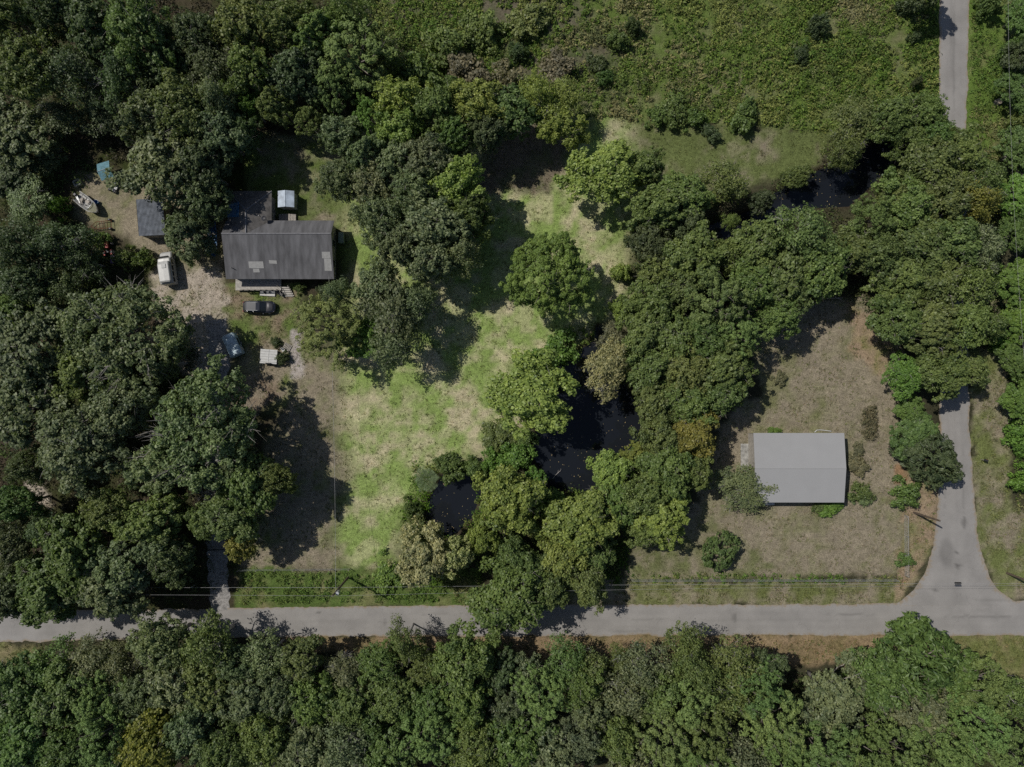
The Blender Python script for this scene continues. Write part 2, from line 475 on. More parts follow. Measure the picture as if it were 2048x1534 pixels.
def build_road(name, axis, edges, z, seed):
    """edges: list of (s, lo, hi) in photo points along the axis; a grid with ragged sides."""
    r = np.random.default_rng(seed)
    s_ = np.array([e[0] for e in edges], float); lo = np.array([e[1] for e in edges], float); hi = np.array([e[2] for e in edges], float)
    S = np.arange(s_[0], s_[-1] + 1, 5.0)
    LO, HI = np.interp(S, s_, lo), np.interp(S, s_, hi)
    k = np.ones(5) / 5
    LO = LO + np.convolve(r.normal(0, 2.2, len(S)), k, 'same') + r.normal(0, .45, len(S))
    HI = HI + np.convolve(r.normal(0, 2.2, len(S)), k, 'same') + r.normal(0, .45, len(S))
    T = np.linspace(0, 1, 17)
    A = np.repeat(S[:, None], 17, 1)
    B = LO[:, None] * (1 - T) + HI[:, None] * T
    PX, PY = (A, B) if axis == 'x' else (B, A)
    wear = np.zeros(PX.shape)
    for sx, sy, a, b, st in STAINS:
        q = ((PX - sx) / PXM / a) ** 2 + ((PY - sy) / PXM / b) ** 2
        wear = np.maximum(wear, st * sstep(1.3 - q))
    lane = np.exp(-((T - .27) / .07) ** 2) + np.exp(-((T - .73) / .07) ** 2)
    wear = np.maximum(wear, (.10 * np.exp(-((T - .5) / .06) ** 2) + .07 * lane)[None] * (.4 + 1.2 * vnoise(A, B * .2, 60, 1)))
    X, Y = (PX - 1024) / PXM, -(PY - 767) / PXM
    Z = z + 0.05 * (1 - (2 * T - 1) ** 2) + 0 * X
    V = np.stack([X, Y, Z], -1).reshape(-1, 3)
    n = len(S)
    I = np.arange(n * 17).reshape(n, 17)
    F = np.stack([I[:-1, :-1], I[1:, :-1], I[1:, 1:], I[:-1, 1:]], -1).reshape(-1, 4)
    if axis == 'x':
        F = F[:, ::-1]
    me = bpy.data.meshes.new(name)
    # skirt down into the soil so that the slab has depth
    edge = np.concatenate([I[:, 0], I[::-1, 16]])
    V2 = V[edge].copy(); V2[:, 2] = -0.12
    base = len(V)
    m_ = len(edge)
    SK = [(edge[i], edge[(i + 1) % m_], base + (i + 1) % m_, base + i) for i in range(m_)]
    if axis == 'x':
        SK = [q[::-1] for q in SK]
    me.from_pydata([tuple(p) for p in V] + [tuple(p) for p in V2], [], [tuple(int(i) for i in f) for f in F] + [tuple(int(i) for i in f) for f in SK])
    a = me.attributes.new('wear', 'FLOAT', 'POINT')
    a.data.foreach_set('value', np.concatenate([wear.ravel(), np.zeros(m_)]).astype(np.float32))
    a = me.attributes.new('edge', 'FLOAT', 'POINT')
    a.data.foreach_set('value', np.concatenate([np.repeat(np.abs(2 * T - 1)[None], n, 0).ravel(), np.ones(m_)]).astype(np.float32))
    me.materials.append(M_ROAD)
    me.update()
    return tag(link(name, me), kind='structure')
build_road('lower_road', 'x', [(-600, 1236, 1302), (0, 1224, 1284), (250, 1219, 1280), (512, 1216, 1273), (1024, 1209, 1272), (1536, 1209, 1270), (1800, 1206, 1270), (2048, 1203, 1271), (2700, 1200, 1271)], 0.06, 1)
build_road('right_road', 'y', [(-600, 1880, 1938), (0, 1879, 1938), (180, 1878, 1934), (260, 1877, 1932), (700, 1879, 1936), (850, 1880, 1939), (1000, 1876, 1948), (1060, 1871, 1955), (1110, 1862, 1964), (1150, 1846, 1978), (1180, 1826, 1996), (1200, 1804, 2024), (1214, 1780, 2060)], 0.066, 2)

def strip(name, mat, pts, w, z, seed):
    r = random.Random(seed)
    P = [Vector(W(*p)) for p in pts]
    path = []
    for a, b in zip(P, P[1:]):
        n = max(2, int((b - a).length / 0.6))
        path += [a.lerp(b, i / n) for i in range(n)]
    path.append(P[-1])
    V, F = [], []
    for i, p in enumerate(path):
        t = (path[min(i + 1, len(path) - 1)] - path[max(i - 1, 0)]).normalized()
        nrm = Vector((-t.y, t.x))
        for k in range(7):
            q = (k / 6 - 0.5) * 2
            off = nrm * q * (w / 2 + (r.uniform(-.22, .22) if k in (0, 6) else 0))
            rut = 0.0 if abs(abs(q) - .5) < .2 else 0.035
            V.append((p.x + off.x, p.y + off.y, z + (rut if abs(q) < .9 else -0.05)))
    for i in range(len(path) - 1):
        for k in range(6):
            F.append((i * 7 + k, i * 7 + k + 1, (i + 1) * 7 + k + 1, (i + 1) * 7 + k)[::-1])
    return tag(MB().add(V, F).build(name, mat, smooth=True), kind='structure')
strip('gravel_driveway', plain('limestone gravel', (0.23, 0.22, 0.21), 0.95, var=0.45, scale=3.5, bump=0.6, bscale=12), [(441, 1222), (437, 1160), (432, 1090), (424, 1030), (428, 960), (420, 880), (430, 800), (440, 720), (430, 640)], 3.0, 0.075, 4)

# ------------------------------------------------------------------ tree prototypes (leaf clumps on limbs)
def unit(v):
    return v / (np.linalg.norm(v, axis=-1, keepdims=True) + 1e-9)
def leaf_cards(c, nrm, a, b, r, axis=None):
    n = len(c)
    nrm = unit(nrm)
    if axis is None:
        t1 = unit(np.cross(nrm, r.normal(size=(n, 3))))
    else:
        t1 = unit(axis)
    t2 = unit(np.cross(nrm, t1))
    A, B = (np.asarray(a) * np.ones(n))[:, None], (np.asarray(b) * np.ones(n))[:, None]
    bend = unit(nrm) * A * 0.25
    return np.stack([c - t1 * A, c - t2 * B + bend, c + t1 * A, c + t2 * B + bend], 1)

def lobes_of(r, R, zc, hz, nl, ragged, spread, low=-0.25):
    ph = r.random(5) * 6.28
    i = np.arange(nl) + 0.5
    ct = 1 - (1 - low) * i / nl
    th = i * 2.39996 + r.normal(0, .25, nl)
    st = np.sqrt(np.maximum(0, 1 - ct ** 2))
    out = 1 + ragged * (0.5 * np.sin(2 * th + ph[0]) + 0.4 * np.sin(3 * th + ph[1]) + 0.35 * np.sin(5 * th + ph[2]) + 0.25 * np.sin(8 * th + ph[3]))
    k = r.uniform(spread, 1.0, nl)
    return np.stack([R * out * st * k * np.cos(th), R * out * st * k * np.sin(th), zc + hz * ct * r.uniform(.7, 1.05, nl)], 1)

def make_limbs(r, lob, R, h, nl, thick, mat, name, twigs=0):
    mb = MB()
    top = h * 0.62
    tr = thick * R
    lean = r.normal(0, .03, 2) * R
    mb.tube([(0, 0, -0.2), (lean[0] * .3, lean[1] * .3, h * .2), (lean[0], lean[1], h * .45), (lean[0] * 1.3, lean[1] * 1.3, top)], [tr * 1.35, tr, tr * .75, tr * .45], 7)
    pick = r.permutation(len(lob))[:nl]
    for j in pick:
        z0 = h * r.uniform(.3, .6)
        e = lob[j] + unit((lob[j] - np.array([0, 0, h * .5]))[None])[0] * R * .16 + np.array([0, 0, R * .05])
        s = np.array([lean[0], lean[1], z0])
        m = s * .45 + e * .55 + np.array([0, 0, -R * .06]) + r.normal(0, .05 * R, 3)
        q = m * .4 + e * .6 + r.normal(0, .04 * R, 3) + np.array([0, 0, R * .03])
        mb.tube([s, m, q, e], [tr * .45, tr * .3, tr * .17, tr * .06], 5)
        for t in range(2 + twigs):
            k = r.uniform(.35, .95)
            b0 = m * (1 - k) + e * k
            dirn = unit((e - s)[None])[0] * .8 + r.normal(0, .5, 3)
            e2 = b0 + unit(dirn[None])[0] * R * r.uniform(.18, .36) + np.array([0, 0, R * .05])
            mb.tube([b0, (b0 + e2) / 2 + r.normal(0, .02 * R, 3), e2], [tr * .14, tr * .09, tr * .03], 4, cap=False)
            for u in range(twigs):
                b1 = b0 * .5 + e2 * .5
                e3 = b1 + r.normal(0, 1, 3) * R * .11 + unit(dirn[None])[0] * R * .14
                mb.tube([b1, e3], [tr * .06, tr * .015], 3, cap=False)
    return mb.mesh(name, mat, True)

PROTO = {}
def proto_broad(key, seed, R, h, nl, rl, nsub, nleaf, a, b, ragged=.22, spread=.62, zc=.60, hz=.33, limbs=10, twigs=0, flat=.8, up=.45, loose=0.0, low=-.25, barkm=None, thick=.055):
    r = np.random.default_rng(seed)
    lob = lobes_of(r, R * (1 - rl * .6), zc * h, hz * h, nl, ragged, spread, low)
    lr = R * rl * r.uniform(.7, 1.3, nl)
    cen = np.array([0, 0, (zc - .15) * h])
    Vs, Ts = [], []
    ltint = r.uniform(-.16, .16, nl)
    for j in range(nl):
        ow = unit((lob[j] - cen)[None])[0]
        sd_ = unit(r.normal(size=(nsub, 3)) + ow * .75 + np.array([0, 0, .35]))
        sc_ = lob[j] + sd_ * lr[j] * r.uniform(.5, 1.25, (nsub, 1)) * np.array([1, 1, flat])
        m = max(3, int(nleaf * r.uniform(.5, 1.25) * (lr[j] / (R * rl)) ** 2 / nsub))
        sr = lr[j] * .40
        dd = unit(r.normal(size=(nsub, m, 3)) + sd_[:, None] * .55 + np.array([0, 0, .25]))
        p = sc_[:, None] + dd * sr * (r.random((nsub, m, 1)) ** .5) * (1 + loose) + r.normal(0, loose * .25, (nsub, m, 3))
        nn = dd * .55 + sd_[:, None] * .4 + np.array([0, 0, up]) + r.normal(0, .6, (nsub, m, 3))
        p, nn = p.reshape(-1, 3), nn.reshape(-1, 3)
        s = r.uniform(.65, 1.35, len(p))
        Vs.append(leaf_cards(p, nn, a * s, b * s, r))
        st_ = r.uniform(-.12, .12, nsub)
        Ts.append(np.clip(.5 + ltint[j] + np.repeat(st_, m) + r.normal(0, .17, len(p)), 0, 1))
    V, T = np.concatenate(Vs), np.concatenate(Ts)
    crown = quads_mesh('crown_' + key, V, M_LEAF, T)
    trunk = make_limbs(r, lob, R, h, limbs, thick, barkm or M_BARK, 'trunk_' + key, twigs)
    Re = float(np.percentile(np.hypot(V[:, 0, 0], V[:, 0, 1]), 96))
    PROTO.setdefault(key.rsplit('_', 1)[0], []).append((crown, trunk, Re, h))

def proto_pine(key, seed, R, h, nl, rl, nsub, nleaf, ln, spread=.55, ragged=.24, jit=.06):
    """Flat branch plates, each a cluster of round needle puffs with dark gaps between the plates."""
    r = np.random.default_rng(seed)
    lob = lobes_of(r, R * (1 - rl * .6), .60 * h, .36 * h, nl, ragged, spread, -.2)
    lob[:, 2] += r.normal(0, jit * h, nl)
    Vs, Ts = [], []
    lr = R * rl * r.uniform(.75, 1.3, nl)
    lt = r.uniform(-.12, .12, nl)
    for j in range(nl):
        sd_ = unit(r.normal(size=(nsub, 3)) + np.array([0, 0, .45]))
        sc_ = lob[j] + sd_ * lr[j] * r.uniform(.75, 1.05, (nsub, 1)) * np.array([1, 1, .55])
        dd = unit(r.normal(size=(nsub, nleaf, 3)) + np.array([0, 0, .55]) + sd_[:, None] * .5)
        L_ = ln * r.uniform(.8, 1.15, (nsub, nleaf, 1))
        p = (sc_[:, None] + dd * L_ * 1.3).reshape(-1, 3)
        ax = dd.reshape(-1, 3)
        nn = ax * .9 + np.array([0, 0, .35]) + r.normal(0, .45, ax.shape)
        tang = np.cross(nn, r.normal(size=ax.shape))
        Vs.append(leaf_cards(p, nn, L_.ravel() * .62, ln * .30, r, tang))
        pt = np.repeat(r.uniform(-.12, .12, nsub), nleaf)
        Ts.append(np.clip(.5 + lt[j] + pt + r.normal(0, .13, len(p)), 0, 1))
    crown = quads_mesh('crown_' + key, np.concatenate(Vs), M_NEEDLE, np.concatenate(Ts))
    trunk = make_limbs(r, lob, R, h, 12, .045, M_BARK, 'trunk_' + key)
    V = np.concatenate(Vs)
    Re = float(np.percentile(np.hypot(V[:, 0, 0], V[:, 0, 1]), 96))
    PROTO.setdefault(key.rsplit('_', 1)[0], []).append((crown, trunk, Re, h))

for i in range(5):
    proto_broad(f'oak_{i}', 100 + i, 4.6, 12.0, 44 + 4 * i, .26, 9, 290, .20 - .012 * i, .125 - .006 * i, ragged=.34, spread=.5, hz=.30, twigs=1, barkm=M_LIMB, limbs=13)
for i in range(2):
    proto_broad(f'big_{i}', 120 + i, 8.2, 14.0, 120, .165, 10, 290, .20, .125, ragged=.26, zc=.62, hz=.26, limbs=30, twigs=1, barkm=M_LIMB)
for i in range(4):
    proto_broad(f'yel_{i}', 140 + i, 4.6, 11.0, 52, .24, 10, 300, .17, .13, ragged=.38, spread=.5, hz=.32, loose=.2, limbs=12, twigs=1, barkm=M_LIMB)
for i in range(4):
    proto_pine(f'pine_{i}', 160 + i, 4.6, 13.0, 42, .185, 10, 32, .22)
proto_pine('dome_0', 171, 5.6, 14.0, 84, .165, 12, 32, .22, .68, .16, .03)
for i in range(4):
    proto_broad(f'thin_{i}', 180 + i, 4.2, 11.0, 38, .27, 9, 170, .17, .10, ragged=.34, spread=.4, loose=.5, limbs=16, twigs=2, barkm=M_TWIG, thick=.045)
for i in range(4):
    proto_broad(f'shrub_{i}', 200 + i, 2.2, 2.8, 24, .30, 7, 150, .15, .10, ragged=.55, spread=.25, zc=.36, hz=.5, limbs=6, low=-.5, thick=.03, loose=.35)
for i in range(2):
    proto_broad(f'round_{i}', 240 + i, 2.7, 3.2, 60, .20, 8, 150, .12, .08, ragged=.05, spread=.85, zc=.40, hz=.52, limbs=6, low=-.5, thick=.03)
for i in range(2):
    proto_broad(f'glossy_{i}', 220 + i, 3.6, 5.0, 46, .24, 9, 190, .24, .07, ragged=.14, zc=.45, hz=.42, limbs=8, low=-.4, up=.7)

def proto_dead(seed, R, h):
    r = np.random.default_rng(seed)
    mb = MB()
    def br(p, dirn, ln, rd, depth):
        e = p + dirn * ln
        m = (p + e) / 2 + r.normal(0, .06 * ln, 3)
        mb.tube([p, m, e], [rd, rd * .8, rd * .55], 5 if depth > 2 else 3, cap=False)
        if depth == 0:
            return
        for k in range(3 if depth > 1 else 4):
            q = p + (e - p) * r.uniform(.4, 1)
            br(q, unit((dirn + r.normal(0, .55, 3) + np.array([0, 0, .12]))[None])[0], ln * r.uniform(.55, .8), rd * .5, depth - 1)
    for k in range(6):
        a = k * 1.05 + r.random()
        br(np.array([0, 0, h * .45]), unit(np.array([[math.cos(a), math.sin(a), .7]]))[0], R * .5, .09, 4)
    crown = mb.mesh(f'bare_{seed}', M_TWIG)
    t = MB().tube([(0, 0, -.2), (.05, 0, h * .3), (0, .05, h * .5)], [.2, .16, .1], 7).mesh(f'stem_{seed}', M_TWIG, True)
    PROTO.setdefault('dead', []).append((crown, t, R, h))
for s in (301, 302):
    proto_dead(s, 2.4, 9.0)

HUE = {'gray': (.136, .170, .092), 'olive': (.126, .170, .058), 'green': (.104, .164, .054), 'lush': (.115, .198, .046), 'yellow': (.200, .250, .070),
       'gold': (.185, .190, .050), 'dark': (.078, .108, .052), 'pale': (.250, .268, .130), 'brown': (.145, .145, .092), 'pine': (.112, .168, .056), 'bare': (.3, .3, .3)}
WORD = {'gray': 'grey-green', 'olive': 'olive', 'green': 'mid green', 'lush': 'bright green', 'yellow': 'yellow-green', 'gold': 'golden', 'dark': 'dark green',
        'pale': 'pale yellow', 'brown': 'brownish', 'pine': 'deep green', 'bare': 'grey'}
NOUN = {'oak': 'tree', 'big': 'broad oak tree', 'yel': 'tree', 'pine': 'pine tree', 'thin': 'thin-leaved tree', 'shrub': 'shrub', 'glossy': 'glossy-leaved tree', 'dead': 'leafless tree', 'dome': 'pine tree', 'round': 'dense rounded bush'}
NAME = {'oak': 'broadleaf_tree', 'big': 'oak_tree', 'yel': 'broadleaf_tree', 'pine': 'pine_tree', 'thin': 'thin_leaved_tree', 'shrub': 'shrub', 'glossy': 'glossy_leaved_tree', 'dead': 'leafless_tree', 'dome': 'pine_tree', 'round': 'rounded_bush'}
ORD = ['first', 'second', 'third', 'fourth', 'fifth', 'sixth', 'seventh', 'eighth', 'ninth', 'tenth', 'eleventh', 'twelfth', 'thirteenth', 'fourteenth', 'fifteenth',
       'sixteenth', 'seventeenth', 'eighteenth', 'nineteenth', 'twentieth', 'twenty-first', 'twenty-second', 'twenty-third', 'twenty-fourth', 'twenty-fifth',
       'twenty-sixth', 'twenty-seventh', 'twenty-eighth', 'twenty-ninth', 'thirtieth']
trng = random.Random(11)
TREES = []
def plant(px, py, rp, h, kind, hue, label, group):
    crown, trunk, R0, h0 = PROTO[kind][trng.randrange(len(PROTO[kind]))]
    hc = h * (.70 if kind not in ('shrub', 'glossy', 'round') else .5)
    x, y = W(px, py, hc)
    r = rp / PXM * (CAM_H - hc) / CAM_H
    t = thing(NAME[kind], label, 'shrub' if kind in ('shrub', 'round') else 'tree', (x, y, 0), trng.uniform(0, 6.28), group)
    s = r / R0
    ax_ = trng.uniform(.86, 1.16)
    t.scale = (s * ax_, s / ax_, h / h0)
    j = [trng.uniform(.86, 1.14) for _ in range(3)]
    v = trng.uniform(.98, 1.26)
    link('branches' if kind == 'dead' else 'crown', crown, t, tuple(c * v * (1 + (q - 1) * .5) for c, q in zip(HUE[hue], j)))
    link('stem' if kind in ('shrub', 'dead', 'round') else 'trunk', trunk, t)
    TREES.append((x, y, r, h))
    return t

# rows of trees: place phrase, group, [(x, y, crown radius in photo points, height m, kind, hue)]
O, B, Y, P_, T, S, G, D = 'oak', 'big', 'yel', 'pine', 'thin', 'shrub', 'glossy', 'dead'
ROWS = [
 ('along the top edge of the upper left wood', 'trees of the upper left wood', [
  (18, 35, 62, 14, O, 'olive'), (105, 25, 58, 13, O, 'dark'), (185, 60, 62, 13, O, 'dark'), (272, 55, 82, 15, O, 'green'), (395, 70, 58, 12, O, 'dark'),
  (490, 55, 64, 14, O, 'olive'), (565, 50, 62, 14, O, 'olive'), (640, 72, 60, 13, O, 'olive'), (698, 28, 50, 13, T, 'olive'), (760, 100, 42, 10, T, 'olive')]),
 ('in the second row of the upper left wood', 'trees of the upper left wood', [
  (62, 132, 72, 14, O, 'olive'), (155, 150, 58, 12, T, 'dark'), (250, 155, 62, 12, T, 'dark'), (340, 135, 55, 11, O, 'dark'), (428, 140, 55, 11, T, 'dark'),
  (505, 135, 56, 13, O, 'olive'), (592, 150, 60, 13, O, 'dark'), (705, 112, 84, 14, P_, 'pine'), (830, 150, 58, 6, S, 'olive')]),
 ('in the third row of the upper left wood', 'trees of the upper left wood', [
  (22, 258, 72, 8.5, O, 'gray'), (120, 232, 56, 6, T, 'dark'), (205, 222, 50, 6, T, 'dark'), (290, 232, 55, 13, O, 'gray'), (365, 222, 76, 14, O, 'olive'),
  (436, 200, 48, 12, T, 'gray'), (440, 268, 56, 12, O, 'gray'), (500, 212, 32, 9, O, 'lush'), (556, 205, 40, 11, O, 'olive'), (622, 240, 38, 10, P_, 'olive'), (664, 180, 44, 12, P_, 'pine')]),
 ('in the row just above the house yard', 'trees around the house yard', [
  (24, 350, 46, 5.5, O, 'dark'), (98, 318, 36, 4, T, 'dark'), (324, 335, 82, 12, O, 'gray'), (405, 335, 58, 12, O, 'dark'), (408, 395, 50, 10, O, 'dark'), (488, 272, 38, 10, O, 'dark'),
  (682, 270, 46, 11, O, 'gray'), (678, 360, 50, 11, O, 'gray')]),
 ('left of the junk pile and camper', 'trees around the house yard', [
  (58, 412, 52, 6, T, 'gray'), (118, 412, 22, 4, S, 'lush'), (40, 492, 68, 12, T, 'dark'), (118, 490, 58, 10, T, 'dark'), (165, 520, 45, 8, T, 'dark'), (58, 570, 62, 11, O, 'dark'), (130, 585, 42, 8, T, 'dark')]),
 ('between the corrugated shed and the camper', 'trees around the house yard', [
  (200, 478, 22, 2.2, S, 'olive'), (252, 515, 26, 3, S, 'olive'), (288, 520, 24, 3, S, 'green'), (380, 468, 54, 7, G, 'gray')]),
 ('among the oaks left of the parked car', 'oaks on the left side', [
  (55, 705, 92, 14, O, 'gray'), (30, 625, 55, 11, O, 'green'), (155, 745, 66, 12, O, 'olive'), (246, 672, 122, 15, B, 'gray'), (225, 748, 55, 11, O, 'olive'), (325, 725, 46, 11, O, 'gray')]),
 ('in the oak row above the gravel driveway', 'oaks on the left side', [
  (50, 825, 84, 14, O, 'gray'), (150, 890, 98, 15, O, 'gray'), (235, 825, 76, 14, O, 'gray'), (318, 930, 62, 13, O, 'gray'), (405, 860, 116, 16, B, 'gray'), (485, 930, 50, 12, O, 'dark')]),
 ('left of the gravel driveway', 'trees beside the gravel driveway', [
  (55, 930, 42, 10, O, 'dark'), (25, 1010, 50, 11, O, 'green'), (30, 1090, 55, 10, O, 'dark'), (95, 1060, 45, 9, T, 'dark'), (150, 1115, 76, 13, O, 'green'), (215, 1020, 52, 12, O, 'olive'), (245, 1135, 70, 13, O, 'gray'),
  (290, 1045, 62, 12, O, 'olive'), (338, 1120, 56, 11, O, 'dark'), (392, 990, 30, 8, D, 'bare')]),
 ('just right of the gravel driveway', 'trees beside the gravel driveway', [
  (415, 1040, 40, 11, O, 'olive'), (455, 1030, 62, 12, O, 'olive'), (480, 1085, 36, 9, O, 'gold'), (505, 970, 66, 13, O, 'olive'), (545, 960, 44, 12, O, 'olive')]),
 ('above the left end of the lower road', 'trees beside the gravel driveway', [
  (18, 1190, 55, 11, O, 'dark'), (92, 1185, 72, 12, O, 'green'), (222, 1180, 66, 13, O, 'gray')]),
 ('along the top of the mown clearing', 'trees at the top of the clearing', [
  (742, 232, 44, 11, P_, 'lush'), (798, 205, 54, 12, Y, 'yellow'), (798, 264, 56, 12, Y, 'yellow'), (872, 214, 60, 12, Y, 'green'), (955, 205, 60, 12, Y, 'yellow'), (910, 268, 48, 11, O, 'green'),
  (968, 268, 50, 11, O, 'dark'), (1024, 225, 56, 11, O, 'green'), (1076, 200, 50, 11, T, 'yellow'), (1118, 248, 52, 10, Y, 'yellow'), (1130, 195, 40, 8, T, 'yellow')]),
 ('in the big clump left of the lone round pine', 'trees in the middle of the clearing', [
  (738, 310, 46, 12, O, 'gray'), (790, 325, 52, 12, O, 'gray'), (745, 375, 50, 12, O, 'gray'), (856, 325, 60, 13, Y, 'gray'), (828, 388, 64, 13, O, 'gray'), (912, 368, 66, 13, Y, 'yellow'),
  (765, 435, 62, 13, O, 'gray'), (868, 450, 72, 14, O, 'gray'), (935, 430, 50, 12, Y, 'olive'), (800, 495, 54, 13, O, 'gray'), (862, 520, 54, 13, O, 'gray'), (925, 505, 46, 12, T, 'gray')]),
 ('in the small clump beside the house end', 'trees in the middle of the clearing', [
  (652, 655, 74, 11, P_, 'olive'), (672, 590, 36, 9, T, 'gray'), (725, 675, 46, 6, O, 'lush'), (758, 570, 50, 11, O, 'gray'), (788, 622, 70, 12, T, 'gray'), (830, 610, 48, 11, T, 'gray'), (790, 690, 48, 11, T, 'gray')]),
 ('standing alone on the mown grass', None, [(1096, 548, 86, 14, 'dome', 'lush')]),
 ('at the upper right of the mown clearing', 'trees at the top of the clearing', [(1212, 345, 76, 11, Y, 'yellow'), (1280, 335, 44, 9, O, 'olive')]),
 ('around the dark pond', 'trees around the ponds', [
  (1062, 792, 92, 12, Y, 'yellow'), (1118, 700, 46, 3.4, S, 'lush'), (1062, 722, 30, 2.6, S, 'lush'), (1216, 735, 58, 9, T, 'pale'), (1228, 682, 36, 5, T, 'brown'),
  (1246, 618, 28, 6, Y, 'yellow'), (1240, 545, 20, 3, S, 'yellow'), (1226, 945, 48, 8, Y, 'yellow'), (1272, 908, 28, 8, Y, 'yellow'), (1070, 968, 28, 6, O, 'lush'), (1110, 1012, 38, 7, O, 'lush')]),
 ('between small pond and lower road', 'trees around the ponds', [
  (1022, 1002, 72, 12, Y, 'yellow'), (968, 1072, 36, 10, Y, 'yellow'), (1160, 1045, 74, 11, Y, 'yellow'), (1232, 1000, 48, 9, O, 'green'), (850, 1112, 64, 11, Y, 'pale'), (912, 1112, 42, 10, Y, 'pale'),
  (1038, 1125, 54, 10, Y, 'green'), (1125, 1118, 54, 10, Y, 'yellow'), (1190, 1112, 42, 8, Y, 'olive'), (1018, 1195, 80, 12, Y, 'olive'), (1092, 1172, 56, 10, Y, 'olive'), (1172, 1165, 46, 9, Y, 'olive'),
  (775, 1150, 40, 1.6, S, 'lush')]),
 ('on the bank of the small pond', 'shrubs on the pond banks', [
  (902, 936, 30, 3, S, 'green'), (948, 938, 26, 3, S, 'green'), (884, 922, 16, 2, S, 'green'), (822, 1018, 22, 2.5, S, 'green'), (832, 1058, 32, 3, S, 'olive'), (990, 925, 36, 3, S, 'lush'), (1035, 915, 36, 3.5, S, 'lush'), (1000, 870, 36, 1.8, S, 'olive'), (1050, 880, 28, 2, S, 'green')]),
 ('in the dark wood above the creek bend', 'trees of the right wood', [
  (1315, 412, 62, 11, O, 'olive'), (1372, 388, 52, 10, O, 'olive'), (1446, 362, 48, 8, T, 'olive'), (1525, 402, 26, 6, O, 'dark'), (1300, 480, 50, 9, O, 'dark'), (1372, 445, 42, 9, O, 'dark'), (1462, 445, 20, 6, T, 'olive')]),
 ('in the first row below the creek', 'trees of the right wood', [
  (1318, 545, 44, 9, O, 'olive'), (1388, 512, 68, 11, Y, 'olive'), (1450, 510, 42, 9, T, 'olive'), (1512, 490, 60, 11, O, 'olive'), (1600, 468, 74, 12, T, 'olive'), (1568, 550, 66, 11, O, 'olive'), (1640, 540, 66, 11, Y, 'olive')]),
 ('in the second row below the creek', 'trees of the right wood', [
  (1305, 605, 56, 10, Y, 'olive'), (1362, 575, 46, 10, O, 'olive'), (1432, 605, 66, 13, P_, 'pine'), (1502, 575, 58, 11, O, 'olive'), (1558, 630, 50, 10, O, 'olive'), (1650, 572, 28, 9, D, 'bare')]),
 ('in the third row below the creek', 'trees of the right wood', [
  (1288, 665, 52, 10, Y, 'olive'), (1346, 672, 60, 10, O, 'olive'), (1408, 672, 50, 11, O, 'green'), (1470, 665, 50, 11, P_, 'pine'), (1300, 735, 56, 10, Y, 'olive'), (1370, 742, 60, 11, O, 'olive'), (1448, 728, 64, 11, O, 'olive')]),
 ('between the dark pond and the white roof', 'trees of the right wood', [
  (1308, 800, 46, 10, O, 'olive'), (1370, 802, 64, 10, O, 'olive'), (1442, 785, 52, 10, O, 'green'), (1385, 868, 60, 10, Y, 'gold'), (1316, 868, 50, 10, Y, 'olive'), (1332, 935, 68, 10, Y, 'olive'), (1392, 940, 38, 9, O, 'olive'),
  (1288, 992, 54, 10, Y, 'olive'), (1325, 1030, 62, 9, O, 'yellow'), (1292, 1068, 36, 8, O, 'olive')]),
 ('over the creek beside the right road', 'trees of the right wood', [
  (1592, 352, 30, 5, O, 'olive'), (1690, 305, 42, 8, T, 'olive'), (1705, 245, 54, 8, T, 'olive'), (1778, 238, 58, 9, O, 'olive'), (1850, 225, 44, 9, O, 'olive'), (1872, 275, 44, 9, O, 'green'), (1822, 282, 40, 8, O, 'olive')]),
 ('in the top row overhanging the right road', 'trees of the right wood', [
  (1860, 342, 66, 11, Y, 'olive'), (1910, 318, 60, 10, O, 'olive'), (1962, 360, 50, 10, T, 'olive'), (1795, 398, 44, 10, O, 'olive'), (1745, 440, 48, 11, P_, 'pine'), (1812, 412, 66, 11, Y, 'olive'), (1882, 402, 66, 11, Y, 'olive'), (1948, 400, 52, 10, T, 'gold')]),
 ('in the middle row overhanging the right road', 'trees of the right wood', [
  (1700, 500, 52, 10, O, 'olive'), (1752, 502, 58, 11, O, 'green'), (1832, 490, 70, 11, Y, 'olive'), (1902, 482, 60, 11, Y, 'olive'), (1962, 500, 46, 10, T, 'gray'), (1800, 562, 60, 10, O, 'olive'), (1870, 562, 62, 10, Y, 'olive'), (1940, 570, 54, 10, T, 'olive')]),
 ('in the bottom row overhanging the right road', 'trees of the right wood', [
  (1796, 640, 56, 10, O, 'green'), (1862, 652, 62, 10, O, 'olive'), (1932, 640, 58, 10, O, 'olive'), (1975, 650, 38, 8, T, 'olive'), (1816, 752, 48, 7, O, 'lush'), (1888, 745, 56, 9, Y, 'olive'), (1945, 742, 34, 8, O, 'olive')]),
 ('beside the right road near the white roof', 'shrubs beside the right road', [
  (1822, 820, 32, 4, O, 'green'), (1830, 868, 46, 5, O, 'green'), (1856, 915, 60, 6, G, 'dark'), (1812, 990, 36, 3, S, 'green')]),
 ('along the far right edge', 'bushes along the far right edge', [
  (2040, 30, 36, 5, O, 'green'), (1978, 5, 24, 4, S, 'green'), (2032, 95, 26, 4, S, 'green'), (2046, 110, 36, 6, O, 'dark'), (2038, 180, 40, 5, O, 'green'), (2036, 245, 26, 4, S, 'olive'), (2042, 300, 44, 6, O, 'green'), (2040, 390, 50, 6, O, 'lush'),
  (2036, 470, 44, 6, O, 'green'), (2040, 560, 46, 6, O, 'lush'), (2038, 640, 42, 5, O, 'lush'), (2034, 720, 38, 5, O, 'green'), (2042, 800, 40, 5, O, 'lush'), (2044, 880, 32, 4, S, 'lush'), (2046, 960, 28, 4, S, 'lush'), (1985, 560, 30, 3, S, 'lush'), (1990, 680, 26, 3, S, 'lush')]),
